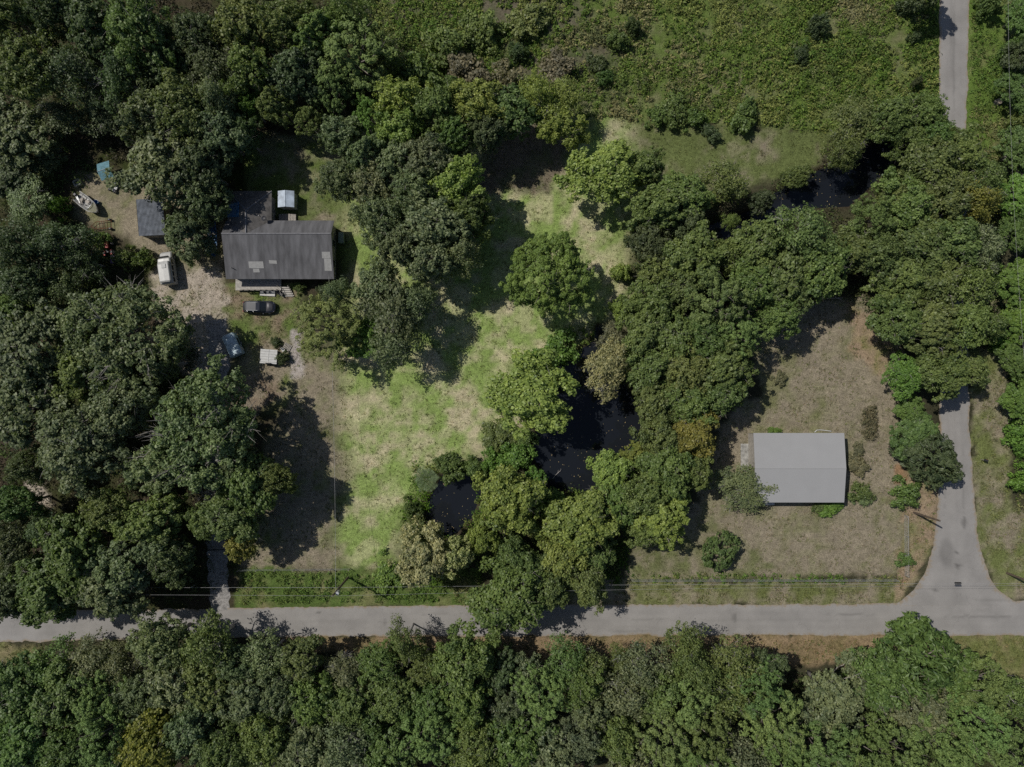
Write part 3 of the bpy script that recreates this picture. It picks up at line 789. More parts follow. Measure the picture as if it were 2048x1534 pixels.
 ('above the top end of the right road', None, [(1862, -34, 42, 9, O, 'dark')]),
 ('growing in the rough meadow', 'shrubs in the rough meadow', [
  (1266, 52, 20, 2.6, S, 'dark'), (1238, 82, 22, 2.4, S, 'green'), (1345, 224, 40, 2.6, S, 'green'), (1318, 234, 28, 2.2, S, 'green'), (1390, 238, 24, 2.2, S, 'green'), (1490, 228, 32, 2.6, S, 'green'), (1638, 52, 22, 2.8, S, 'dark'), (1600, 108, 20, 1.8, S, 'dark'),
  (1815, 15, 22, 2.4, S, 'dark'), (1830, 75, 14, 1.8, S, 'dark'), (1832, 165, 10, 2, S, 'dark'), (1035, 105, 22, 2.6, S, 'dark'), (960, 60, 50, 3, S, 'olive'), (890, 90, 50, 4, S, 'olive'), (930, 140, 46, 4, S, 'brown'), (1010, 160, 46, 3.4, S, 'brown'), (1110, 145, 40, 3, S, 'brown'), (1195, 130, 26, 2, S, 'dark'), (1210, 155, 20, 2, S, 'green'), (1060, 40, 40, 2.6, S, 'olive'), (1420, 265, 20, 1.6, S, 'dark'), (1905, 262, 14, 1.5, S, 'olive')]),
 ('in the front row below the lower road', 'trees of the bottom wood', [
  (105, 1336, 56, 9, T, 'green'), (190, 1330, 56, 9, T, 'gray'), (250, 1330, 44, 9, T, 'gray'), (325, 1290, 66, 12, O, 'gray'), (420, 1292, 64, 12, T, 'olive'), (478, 1330, 48, 11, O, 'dark'), (535, 1315, 52, 10, T, 'gray'), (598, 1320, 50, 10, O, 'olive'), (672, 1340, 40, 10, D, 'bare'),
  (700, 1345, 46, 9, T, 'gray'), (762, 1325, 52, 10, O, 'olive'), (812, 1285, 40, 11, T, 'olive'), (845, 1335, 46, 10, O, 'olive'), (925, 1325, 66, 12, Y, 'olive'), (1000, 1345, 42, 9, O, 'dark'), (1060, 1350, 42, 9, O, 'gray'), (1132, 1325, 50, 9, T, 'green'),
  (1182, 1345, 44, 9, T, 'olive'), (1240, 1320, 28, 7, T, 'olive'), (1285, 1335, 56, 10, T, 'gray'), (1375, 1290, 48, 10, T, 'olive'), (1400, 1345, 54, 11, T, 'olive'), (1468, 1325, 52, 10, T, 'olive'), (1535, 1345, 42, 9, O, 'dark')]),
 ('in the second row below the lower road', 'trees of the bottom wood', [
  (40, 1385, 72, 12, O, 'green'), (125, 1395, 66, 12, O, 'green'), (205, 1400, 60, 12, P_, 'pine'), (280, 1385, 56, 11, O, 'gray'), (345, 1365, 64, 12, O, 'gray'), (420, 1370, 62, 12, O, 'olive'), (490, 1395, 60, 12, O, 'gray'), (558, 1390, 58, 11, O, 'gray'), (628, 1405, 56, 11, O, 'olive'),
  (705, 1405, 58, 11, O, 'olive'), (780, 1395, 60, 11, O, 'olive'), (850, 1415, 54, 11, O, 'green'), (935, 1400, 52, 12, Y, 'olive'), (1015, 1410, 52, 10, O, 'dark'), (1085, 1385, 58, 12, P_, 'pine'), (1165, 1370, 50, 11, O, 'olive'), (1180, 1420, 46, 11, O, 'gray'), (1255, 1385, 58, 11, T, 'gray'), (1320, 1395, 52, 11, Y, 'olive'),
  (1378, 1405, 56, 13, P_, 'pine'), (1452, 1390, 56, 11, T, 'olive'), (1510, 1380, 56, 13, P_, 'pine'), (1668, 1395, 76, 12, O, 'gray'), (1765, 1362, 74, 12, O, 'green'), (1825, 1310, 80, 12, G, 'green'), (1895, 1345, 52, 11, O, 'green'), (1835, 1418, 74, 12, O, 'gray'), (1948, 1372, 58, 13, P_, 'pine'), (2028, 1395, 46, 11, T, 'olive')]),
 ('in the bottom row at the lower edge', 'trees of the bottom wood', [
  (50, 1480, 76, 13, O, 'green'), (138, 1500, 70, 13, O, 'green'), (215, 1475, 66, 13, P_, 'pine'), (305, 1485, 72, 13, Y, 'gold'), (385, 1450, 60, 13, O, 'gray'), (455, 1500, 66, 13, O, 'olive'), (535, 1475, 64, 13, O, 'olive'), (612, 1495, 64, 12, O, 'gray'), (695, 1485, 64, 12, T, 'gray'),
  (775, 1500, 62, 12, O, 'green'), (865, 1465, 62, 13, P_, 'pine'), (950, 1495, 66, 12, O, 'olive'), (1035, 1480, 64, 12, O, 'green'), (1110, 1500, 62, 12, O, 'gray'), (1170, 1475, 48, 12, O, 'gray'), (1238, 1480, 58, 12, Y, 'olive'), (1258, 1520, 50, 12, O, 'gray'), (1335, 1470, 72, 14, P_, 'pine'),
  (1405, 1465, 62, 14, P_, 'pine'), (1400, 1525, 60, 14, P_, 'pine'), (1485, 1520, 62, 13, T, 'gray'), (1548, 1445, 70, 14, P_, 'pine'), (1560, 1515, 62, 14, P_, 'pine'), (1640, 1490, 64, 14, P_, 'pine'), (1722, 1495, 68, 14, P_, 'pine'), (1800, 1505, 64, 14, P_, 'pine'), (1885, 1475, 70, 14, P_, 'pine'), (1955, 1440, 62, 14, P_, 'pine'), (2015, 1490, 66, 14, P_, 'pine')]),
 ('around the white-roofed building', 'shrubs around the white-roofed building', [
  (1442, 1102, 37, 3.4, 'round', 'green'), (1488, 975, 56, 4.2, T, 'gray'), (1662, 1016, 22, 1.2, S, 'lush'), (1638, 1014, 16, 1.2, S, 'olive'), (1722, 985, 26, 1.8, S, 'green'), (1710, 930, 24, 1.2, S, 'brown'), (1718, 900, 16, .9, S, 'brown'), (1560, 758, 18, 1, S, 'brown'), (1810, 1120, 19, 1.5, S, 'green'), (1550, 862, 12, .8, S, 'lush'), (1728, 1000, 18, 1.2, S, 'gray')]),
 ('in the front yard below the house', 'shrubs in the house yard', [(565, 716, 16, 1.6, S, 'dark'), (552, 684, 12, 1.1, S, 'dark'), (600, 575, 14, 1.3, S, 'green'), (645, 578, 14, 1.2, S, 'dark')]),
]
LONE = {'standing alone on the mown grass': 'lone round-crowned pine tree on the mown grass of the clearing', 'above the top end of the right road': 'dark tree at the top edge casting its shadow on the right road'}
for where, group, items in ROWS:
    items = sorted(items, key=lambda t: t[0])
    for i, (px, py, rp, h, kind, hue) in enumerate(items):
        if where in LONE:
            lab = LONE[where]
        else:
            noun = NOUN[kind]
            if hue == 'bare':
                lab = f'bare {noun}, {ORD[i]} from left {where}'
            else:
                lab = f'{WORD[hue]} {noun}, {ORD[i]} from left {where}'
        plant(px, py, rp, h, kind, hue, lab, group)
#DETAILS
# ------------------------------------------------------------------ palmetto on the pond bank: every frond a part
def palmetto(px, py, n, label):
    x, y = W(px, py, .8)
    t = thing('palmetto', label, 'palm', (x, y, 0))
    r = random.Random(px)
    MB().tube([(0, 0, -.1), (0, 0, .5), (.03, 0, .8)], [.14, .12, .08], 7).build('stem', M_BARK, t)
    for k in range(n):
        a = k * 2.39996
        el = r.uniform(.1, 1.0)
        L_ = r.uniform(1.4, 2.1)
        dx, dy = math.cos(a), math.sin(a)
        pts = [Vector((dx * L_ * s * math.cos(el * (1 - s * .5)), dy * L_ * s * math.cos(el * (1 - s * .5)), .7 + L_ * s * math.sin(el) * (1 - .75 * s))) for s in (0, .3, .6, .85, 1)]
        side = Vector((-dy, dx, 0))
        V, F = [], []
        for i in range(12):
            s = .25 + .75 * i / 11
            j = min(int(s * 4), 3)
            p = pts[j].lerp(pts[j + 1], s * 4 - j)
            w = .42 * math.sin(math.pi * min(1, (s - .15) / .95)) + .03
            for sg in (-1, 1):
                b = len(V)
                tip = p + side * sg * w + Vector((dx, dy, -.15)) * w * .6
                V += [p, p + Vector((dx, dy, 0)) * .06, tip]
                F.append((b, b + 1, b + 2) if sg < 0 else (b, b + 2, b + 1))
        mb = MB().add(V, F)
        mb.tube(pts, [.02, .018, .014, .01, .005], 4)
        mb.build('frond', plain('palmetto leaf', (.105, .150, .065), .5, var=.3, scale=2), t)
palmetto(852, 958, 22, 'spiky dark green palmetto on the bank above the small pond')

# ------------------------------------------------------------------ house
M_ROOF = plain('weathered grey shingles', (0.096, 0.096, 0.102), 0.95, var=0.34, scale=1.0, bump=0.4, bscale=18, stretch=(1.6, .35, .35))
M_ROOF2 = plain('older grey shingles', (0.115, 0.108, 0.102), 0.95, var=0.34, scale=1.6, bump=0.4, bscale=18)
M_WALL = plain('faded siding', (0.32, 0.31, 0.29), 0.8, var=0.15)
M_PATCH = plain('new roof sheet', (0.25, 0.25, 0.245), 0.8, var=0.12)
M_WHITE = plain('white paint', (0.42, 0.42, 0.41), 0.6, var=0.1)
M_GLASS = plain('window glass', (0.02, 0.025, 0.03), 0.08, var=0.1, spec=0.6)
M_WOOD = plain('grey weathered wood', (0.27, 0.25, 0.22), 0.9, var=0.3, scale=5)
M_DARK = plain('dark metal', (0.03, 0.03, 0.035), 0.5, var=0.2)
M_GALV = plain('galvanised steel', (0.40, 0.41, 0.42), 0.5, metal=0.3, var=0.2)
def house():
    h = thing('grey_roofed_house', 'long house with dark grey shingle roof and hipped back wing left of the clearing', 'house', (-34.3, 19.8, 0))
    ox, oy = -34.3, 19.8
    q = lambda x, y, z: (x - ox, y - oy, z)
    E_, R_ = 2.9, 4.5
    xl, xr, yn, yr, ys = -42.35, -26.36, 24.14, 21.86, 15.47
    wl_, wr_, wm, wn_, wh = -42.1, -35.6, -38.8, 28.5, 25.3
    roof = MB().slab([q(xl, ys, E_), q(xr, ys, E_), q(xr, yr, R_), q(xl, yr, R_)], .14).build('roof', M_ROOF, h)
    roof['label'] = 'long south roof slope with pale patches'
    MB().slab([q(xl, yn, E_), q(wl_, yn, E_), q(wm, yr, R_), q(xl, yr, R_)], .14).slab([q(wr_, yn, E_), q(xr, yn, E_), q(xr, yr, R_), q(wm, yr, R_)], .14).build('back_roof_slope', M_ROOF, h)
    MB().slab([q(wl_, wn_, E_), q(wl_, yn, E_), q(wm, yr, R_), q(wm, wh, R_)], .14).build('wing_roof_slope', M_ROOF2, h)
    MB().slab([q(wr_, yn, E_), q(wr_, wn_, E_), q(wm, wh, R_), q(wm, yr, R_)], .14).build('wing_roof_slope', M_ROOF2, h)
    MB().slab([q(wl_, wn_, E_), q(wm, wh, R_), q(wr_, wn_, E_)], .14).build('wing_hip', M_ROOF2, h)
    rc = plain('ridge cap shingle', (0.17, 0.17, 0.18), .95, var=.2)
    MB().tube([q(xl, yr, R_), q(xr, yr, R_)], .11, 6).build('ridge_cap', rc, h)
    MB().tube([q(wm, yr, R_ + .01), q(wm, wh, R_ + .01)], .11, 6).build('ridge_cap', rc, h)
    for cx in (wl_, wr_):
        MB().tube([q(wm, wh, R_), q(cx, wn_, E_)], .09, 6).build('hip_cap', rc, h)
    sl = (R_ - E_) / (yr - ys)
    def on_south(name, x0, x1, py0, py1, skew=0.0):
        # photo points on the south slope -> metres
        k0 = (CAM_H - 3.5) / CAM_H / PXM
        X0, X1 = (x0 - 1024) * k0, (x1 - 1024) * k0
        Y0, Y1 = (767 - py0) * k0, (767 - py1) * k0
        z = lambda y: E_ + (y - ys) * sl + .03
        MB().slab([q(X0, Y1, z(Y1)), q(X1, Y1 - skew, z(Y1 - skew)), q(X1 - .05, Y0 - skew, z(Y0 - skew)), q(X0, Y0, z(Y0))], .035).build(name, M_PATCH, roof)
    on_south('roof_patch', 497, 527, 523, 536)
    on_south('roof_patch', 538, 554, 520.5, 527, .05)
    on_south('roof_patch', 645, 662, 504.5, 517)
    on_south('roof_patch', 648.5, 663, 517.4, 541)
    on_south('roof_patch', 505, 518, 537, 544)
    MB().tube([q(-41.2, 17.0, 3.1), q(-41.2, 17.0, 3.95)], .06, 8).build('vent_pipe', M_DARK, roof)
    MB().tube([q(-37.1, 24.6, 3.5), q(-37.1, 24.6, 4.15)], .05, 8).build('vent_pipe', M_WHITE, h)
    # walls
    wz = 2.75
    MB().box(q((xl + xr) / 2, (yn + ys) / 2, wz / 2), (xr - xl - .9, yn - ys - .9, wz)).build('wall', M_WALL, h)
    MB().box(q((wl_ + wr_) / 2, (yn + wn_) / 2 - .7, wz / 2), (wr_ - wl_ - .9, wn_ - yn + .5, wz - .02)).build('wing_wall', M_WALL, h)
    gx = .45
    for x_ in (xl + gx, xr - gx):
        MB().add([q(x_, ys + gx, wz), q(x_, yn - gx, wz), q(x_, yr, R_ - .25)], [(0, 1, 2)]).build('gable_wall', M_WALL, h)
    for k, wx in enumerate((-40.6, -37.6, -31.2, -28.6)):
        w = part(h, 'window', M_WHITE, q(wx, ys + gx - .02, 1.55), (1.3, .1, 1.2))
        part(w, 'pane', M_GLASS, q(wx, ys + gx - .08, 1.55), (1.1, .03, 1.0))
    dr = part(h, 'door', plain('door paint', (.28, .12, .08)), q(-35.2, ys + gx - .03, 1.65), (.95, .08, 2.0))
    part(dr, 'handle', M_GALV, q(-34.85, ys + gx - .1, 1.6), (.06, .06, .06))
    for wy in (18.0, 21.0):
        w = part(h, 'window', M_WHITE, q(xr - gx + .02, wy, 1.55), (.1, 1.2, 1.1))
        part(w, 'pane', M_GLASS, q(xr - gx + .08, wy, 1.55), (.03, 1.0, .9))
    # porch: deck boards, rail, steps
    pch = part(h, 'porch_deck', M_WOOD, q(-38.4, 15.05, .56), (6.9, 1.9, .14))
    for k in range(11):
        part(pch, 'deck_board', plain('pale deck board', (.36, .34, .31), .9), q(-38.4, 14.2 + .17 * k, .65), (6.9, .15, .04))
    for k in range(7):
        part(h, 'porch_post', M_WOOD, q(-40.7 + k * .88, 14.15, .95), (.09, .09, .9))
    part(h, 'porch_rail', M_WOOD, q(-38.1, 14.15, 1.43), (5.4, .16, .06))
    part(h, 'porch_rail', M_WOOD, q(-38.1, 14.15, 1.0), (5.4, .06, .06))
    for k in range(5):
        part(h, 'step_tread', plain('pale deck board', (.36, .34, .31), .9), q(-34.5 + .14 * k, 14.55 - .3 * k, .56 - .11 * k), (1.5, .24, .05))
    for s in (-.8, .8):
        MB().tube([q(-34.5 + s, 14.7, 1.45), q(-33.9 + s, 13.2, .95)], .04, 6).build('stair_rail', M_WOOD, h)
        for (a, b, z) in ((-34.5, 14.7, 1.45), (-33.9, 13.2, .95)):
            MB().tube([q(a + s, b, 0), q(a + s, b, z)], .04, 6).build('rail_post', M_WOOD, h)
    # small back deck in the corner of the wing
    part(h, 'back_deck', M_WOOD, q(-34.1, 24.95, .3), (2.6, 1.6, .1))
    for k in range(6):
        part(h, 'deck_board', M_WOOD, q(-35.2 + .44 * k, 24.95, .38), (.38, 1.6, .04))
house()
# dish, tarp, side objects
def at(px, py, z=0.0, h=0.0):
    x, y = W(px, py, h or z)
    return (x, y, z)
t = thing('satellite_dish', 'round black satellite dish on the house roof beside the wing', 'dish', at(530, 438, 3.55))
MB().tube([(0, 0, -.45), (0, 0, .35), (.05, -.05, .45)], .035, 6).build('mast', M_GALV, t)
mb = MB(); rings = [[Vector((.42 * s * math.cos(a), .42 * s * math.sin(a), .45 + .12 * s * s)) for a in np.linspace(0, 2 * math.pi, 17)[:-1]] for s in (.05, .4, .75, 1, .98)]
for i, p in enumerate(rings[4]): p.z -= .03
mb.loft(rings).build('reflector', M_DARK, t, smooth=True)
MB().tube([(-.1, -.4, .5), (0, 0, .9)], .015, 5).build('feed_arm', M_GALV, t)
def drape(name, label, cat, mat, pts, n=14, seed=1, amp=.03, group=None):
    """A sheet over four corners with wrinkles and thickness."""
    r = np.random.default_rng(seed)
    A, B_, C_, D_ = [np.array(p, float) for p in pts]
    g = r.normal(0, 1, (n, n))
    g = (g + np.roll(g, 1, 0) + np.roll(g, 1, 1) + np.roll(g, (1, 1), (0, 1))) / 2
    V = []
    for i in range(n):
        for j in range(n):
            u, v = i / (n - 1), j / (n - 1)
            p = A * (1 - u) * (1 - v) + B_ * u * (1 - v) + C_ * u * v + D_ * (1 - u) * v
            V.append(p + np.array([r.normal(0, .02), r.normal(0, .02), abs(g[i, j]) * amp]))
    c = np.mean(V, 0); c[2] = min(v[2] for v in V)
    F = [(i * n + j, (i + 1) * n + j, (i + 1) * n + j + 1, i * n + j + 1) for i in range(n - 1) for j in range(n - 1)]
    o = MB().add([v - c for v in V], F).build(name, mat, smooth=True)
    o.location = c
    sm = o.modifiers.new('thick', 'SOLIDIFY'); sm.thickness = .015
    return tag(o, label, cat, group)
M_TARP = plain('blue tarpaulin', (.025, .10, .20), .45, var=.2, spec=.5)
drape('tarp', 'blue tarpaulin laid over the left slope of the house wing roof', 'tarp', M_TARP, [(-42.25, 24.6, 2.96), (-40.0, 24.4, 4.04), (-40.0, 26.6, 4.04), (-42.25, 26.6, 2.96)], seed=3)
t = thing('storage_box', 'pale green storage box against the right end of the house', 'box', at(685, 478), 0)
part(t, 'body', plain('pale green plastic', (.20, .26, .20), .5), (0, 0, .45), (.75, 1.5, .9), bevel=.04)
part(t, 'lid', plain('green plastic lid', (.25, .31, .24), .5), (0, 0, .95), (.82, 1.58, .1), bevel=.04)
t = thing('concrete_slab', 'pale slab with a round basin beside the porch steps', 'slab', at(536, 586), rad(-3))
part(t, 'top', plain('pale concrete', (.45, .44, .42), .9, var=.15), (0, 0, .12), (2.3, .95, .24), bevel=.03)
for dx, rr in ((-.35, .2), (.35, .13)):
    mb = MB(); mb.loft([[Vector((dx + s * rr * math.cos(a), s * rr * math.sin(a), .24 + z)) for a in np.linspace(0, 6.283, 17)[:-1]] for s, z in ((.7, 0), (1, .12), (.9, .12), (.6, .03))]).build('basin', M_DARK, t)
t = thing('wheelbarrow', 'dark wheelbarrow tipped beside the porch steps', 'wheelbarrow', at(562, 587), rad(-35))
mb = MB(); mb.loft([[Vector((sx * s, sy * s, z)) for sx, sy in ((-.5, -.25), (.5, -.32), (.5, .32), (-.5, .25))] for s, z in ((.6, .3), (1, .6), (.93, .6), (.55, .34))]).build('tray', M_DARK, t)
for s in (-.2, .2):
    MB().tube([(-.7, s * .4, .25), (.3, s, .3), (.95, s * 1.5, .55)], .025, 5).build('handle', M_WOOD, t)
MB().tube([(-.7, -.05, .2), (-.7, .05, .2)], .2, 12).build('wheel', M_DARK, t)

# ------------------------------------------------------------------ sheds
def shed(name, label, px, py, rz, L_, D_, hw, rise, roofm, wallm, corr=0, flat=False):
    """Rectangular shed; ridge along local y when corr is zero, a corrugated single pitch otherwise."""
    t = thing(name, label, 'shed', at(px, py, 0, hw), rz)
    MB().box((0, 0, hw / 2), (L_, D_, hw)).build('wall', wallm, t)
    e = .12
    if corr:
        n = corr * 4
        V, F = [], []
        for i in range(n + 1):
            x = -L_ / 2 - e + (L_ + 2 * e) * i / n
            zz = .035 * math.cos(i * math.pi / 2)
            for y, z in ((-D_ / 2 - e, hw + .06), (0, hw + .06 + rise / 2), (D_ / 2 + e, hw + .06 + rise)):
                V.append((x, y, z + zz))
        for i in range(n):
            for k in range(2):
                F.append((i * 3 + k, (i + 1) * 3 + k, (i + 1) * 3 + k + 1, i * 3 + k + 1))
        o = MB().add(V, F).build('corrugated_roof', roofm, t)
        o.modifiers.new('thick', 'SOLIDIFY').thickness = .01
    else:
        for s in (-1, 1):
            MB().slab([(s * (L_ / 2 + e), -D_ / 2 - e, hw), (s * (L_ / 2 + e), D_ / 2 + e, hw), (0.0, D_ / 2 + e, hw + rise), (0.0, -D_ / 2 - e, hw + rise)], .05).build('roof_slope', roofm, t)
        for y in (-D_ / 2, D_ / 2):
            MB().add([(-L_ / 2, y, hw), (L_ / 2, y, hw), (0, y, hw + rise - .05)], [(0, 1, 2)]).build('gable', wallm, t)
        MB().tube([(0, -D_ / 2 - e, hw + rise), (0, D_ / 2 + e, hw + rise)], .05, 6).build('ridge_cap', roofm, t)
    d = part(t, 'door', M_WOOD, (0, -D_ / 2 - .02, .95), (.9, .05, 1.85))
    part(d, 'handle', M_DARK, (.32, -D_ / 2 - .06, .95), (.04, .05, .12))
    return t
M_BLUEMETAL = plain('blue-grey sheet metal', (.17, .185, .21), .45, metal=.25, var=.3, scale=1.6)
t = shed('corrugated_shed', 'shed with ribbed blue-grey corrugated roof left of the house', 303, 435, rad(2.5), 3.7, 5.1, 2.3, .35, M_BLUEMETAL, plain('grey board wall', (.24, .22, .19), .9, var=.3), corr=20)
for k, (x, y, a) in enumerate(((-1.7, -2.2, .3), (-1.5, -1.9, 1.2), (-1.6, -1.4, .2))):
    pass
shed('garden_shed', 'small pale shed with blue and white metal roof behind the house', 572, 398, 0, 2.2, 2.2, 2.0, .4, plain('pale blue roof sheet', (.36, .42, .50), .5, var=.35, scale=1.2), plain('cream wall', (.36, .38, .33), .8))
t = shed('flat_hutch', 'low hutch with white slatted flat roof below the parked car', 537, 713, rad(-4), 2.3, 1.9, 1.1, .02, M_WHITE, M_WOOD)
for k in range(5):
    part(t, 'roof_batten', M_WHITE, (0, -.8 + .4 * k, 1.16), (2.45, .05, .05))
t = thing('canvas_canopy', 'faded teal canvas canopy under the trees above the junk pile', 'canopy', at(208, 340, 0, 2.0), rad(17))
MT = plain('teal canvas', (.09, .19, .23), .8, var=.3)
for s in (-1, 1):
    MB().slab([(-.95, s * 1.3, 1.7), (.95, s * 1.3, 1.7), (.95, 0, 2.2), (-.95, 0, 2.2)], .03).build('roof_panel', MT, t)
for x in (-.9, .9):
    for y in (-1.25, 1.25):
        MB().tube([(x, y, 0), (x, y, 1.68)], .03, 6).build('leg', M_GALV, t)
MB().tube([(-.95, 0, 2.22), (.95, 0, 2.22)], .03, 5).build('ridge_pole', M_WHITE, t)

# arched trailer
t = thing('cargo_trailer', 'rounded pale blue trailer in the shade below the house yard', 'trailer', at(462, 690, 0, 1.8), rad(24))
M_TR = plain('pale blue painted metal', (.36, .44, .48), .5, var=.35, scale=2.2)
secs = []
for y in (-1.7, -1.62, 1.62, 1.7):
    s = .9 if abs(y) > 1.65 else 1.0
    ring = [Vector((-1.0 * s, y, .5)), Vector((-1.0 * s, y, 1.45))] + [Vector((-1.0 * s * math.cos(a), y, 1.45 + .5 * s * math.sin(a))) for a in np.linspace(.2, math.pi - .2, 9)] + [Vector((1.0 * s, y, 1.45)), Vector((1.0 * s, y, .5))]
    secs.append(ring)
MB().loft(secs).build('body', M_TR, t, bevel=.03)
MB().box((1.03, .2, 1.2), (.04, 1.1, .5)).build('side_window', M_GLASS, t)
MB().box((1.03, -1.0, 1.05), (.04, .55, 1.1)).build('side_door', M_WHITE, t)
MB().tube([(0, -1.7, .5), (0, -2.6, .45)], .05, 6).build('tongue', M_DARK, t)
for s in (-1, 1):
    w = MB().tube([(s * .85, 0, .32), (s * 1.05, 0, .32)], .32, 14).build('wheel', M_DARK, t)
    MB().tube([(s * 1.04, 0, .32), (s * 1.07, 0, .32)], .16, 10).build('rim', M_GALV, w)

# ------------------------------------------------------------------ parked car
def wheel(t, x, y, r, w, s):
    o = MB().tube([(x, y, r), (x, y + s * w, r)], r, 18).build('wheel', M_DARK, t)
    MB().tube([(x, y + s * (w - .005), r), (x, y + s * (w + .012), r)], r * .62, 12).build('rim', M_GALV, o)
def rrect(x, hw, z0, z1, c=.12):
    return [Vector((x, -hw, z0 + c)), Vector((x, -hw + c * .5, z0)), Vector((x, hw - c * .5, z0)), Vector((x, hw, z0 + c)), Vector((x, hw, z1 - c)), Vector((x, hw - c, z1)), Vector((x, 0, z1 + .02)), Vector((x, -hw + c, z1)), Vector((x, -hw, z1 - c))]
t = thing('parked_car', 'black sport utility car parked on the grass in front of the house', 'car', at(522, 615), rad(-1))
M_CAR = plain('dark blue-black car paint', (.018, .021, .030), .22, var=.1, spec=.6)
st = [(-2.44, .60, .45, .80), (-2.36, .82, .35, .95), (-1.9, .92, .28, 1.0), (-.6, .94, .25, 1.0), (.75, .94, .25, 1.0), (1.0, .93, .25, 1.0), (1.6, .91, .26, .96), (2.05, .82, .30, .86), (2.34, .62, .36, .74), (2.5, .35, .42, .62)]
body = MB().loft([rrect(*s) for s in st]).build('body', M_CAR, t, smooth=True)
ss = body.modifiers.new('round', 'SUBSURF'); ss.levels = ss.render_levels = 2
st2 = [(-2.15, .74, .98, 1.02), (-1.75, .74, .98, 1.55), (-.2, .75, .98, 1.62), (.35, .73, .98, 1.58), (1.15, .70, .98, 1.02)]
MB().loft([rrect(a, b, c, d_, .06) for a, b, c, d_ in st2]).build('glass_cabin', M_GLASS, t, smooth=False)
MB().loft([[Vector((x, -w, z)), Vector((x, w, z)), Vector((x, w * .9, z + .05)), Vector((x, -w * .9, z + .05))] for x, w, z in ((-1.85, .66, 1.52), (-1.6, .72, 1.57), (-.2, .73, 1.63), (.38, .69, 1.57))]).build('roof', M_CAR, t, bevel=.02)
for s in (-1, 1):
    for k, x in enumerate((-1.45, -.55, .3)):
        MB().tube([(x, s * .77, .98), (x - (.05 if k < 2 else -.35), s * .72, 1.57)], .045, 5).build('pillar', M_CAR, t)
    MB().tube([(-1.6, s * .62, 1.66), (.1, s * .62, 1.7)], .025, 5).build('roof_rail', M_GALV, t)
    part(t, 'mirror', M_CAR, (.75, s * 1.02, 1.05), (.16, .18, .12), bevel=.03)
    part(t, 'headlight', plain('smoked lamp glass', (.12, .12, .13), .2), (2.14, s * .60, .72), (.24, .2, .08), rz=-s * .6, bevel=.03)
    part(t, 'tail_light', plain('red lamp', (.25, .02, .02), .3), (-2.38, s * .68, .85), (.1, .2, .16), bevel=.02)
    for x in (-1.45, 1.5):
        wheel(t, x, s * .70, .36, .24, s)
MB().loft([[Vector((x, -w, z)), Vector((x, w, z)), Vector((x, w * .92, z + .035)), Vector((x, 0, z + .06)), Vector((x, -w * .92, z + .035))] for x, w, z in ((1.12, .70, .985), (1.55, .68, .955), (1.95, .56, .87), (2.15, .38, .80))]).build('bonnet', plain('grey bonnet paint', (.05, .05, .056), .4), t, smooth=True)  # bonnet panel in a lighter grey than the body paint

# ------------------------------------------------------------------ camper van
t = thing('camper_van', 'white camper van with raised roof parked on the dirt left of the house', 'camper van', at(331, 534, 0, 1.6), rad(8))
M_VAN = plain('white van paint', (.36, .36, .35), .4, var=.1)
def vsec(y, hw, z0, z1, c=.15):
    return [Vector((-hw, y, z0)), Vector((hw, y, z0)), Vector((hw, y, z1 - c)), Vector((hw - c, y, z1)), Vector((0, y, z1 + .03)), Vector((-hw + c, y, z1)), Vector((-hw, y, z1 - c))]
MB().loft([vsec(-2.6, .92, .4, 1.85), vsec(-2.5, .98, .35, 2.0), vsec(.7, .98, .35, 2.0), vsec(1.2, .95, .35, 1.95), vsec(1.55, .92, .35, 1.3), vsec(2.1, .90, .38, 1.15), vsec(2.35, .82, .42, .95)]).build('body', M_VAN, t, smooth=False, bevel=.03)
MB().loft([vsec(-2.4, .80, 1.95, 2.30, .12), vsec(-2.2, .86, 1.95, 2.42, .12), vsec(.3, .86, 1.95, 2.42, .12), vsec(.75, .80, 1.95, 2.25, .12)]).build('raised_roof', M_VAN, t, bevel=.03)
h_ = part(t, 'roof_hatch', M_WHITE, (.12, .0, 2.48), (.65, .6, .08), bevel=.02)
part(t, 'windscreen', M_GLASS, (0, 1.42, 1.66), (1.55, .03, .62), rx=rad(-28))
for s in (-1, 1):
    for k, y in enumerate((-2.0, -1.1, -.2, .75)):
        part(t, 'side_window', M_GLASS, (s * .985, y, 1.5), (.03, .7, .5))
    part(t, 'mirror', M_DARK, (s * 1.1, 1.2, 1.35), (.14, .1, .22), bevel=.02)
    part(t, 'headlight', plain('lamp glass', (.5, .5, .5), .2), (s * .6, 2.33, .75), (.26, .1, .18), bevel=.02)
    for y in (-1.6, 1.6):
        o = MB().tube([(s * .78, y, .34), (s * .99, y, .34)], .34, 16).build('wheel', M_DARK, t)
        MB().tube([(s * .985, y, .34), (s * 1.0, y, .34)], .2, 10).build('rim', M_GALV, o)
part(t, 'bumper', M_DARK, (0, 2.42, .5), (1.7, .14, .18), bevel=.03)

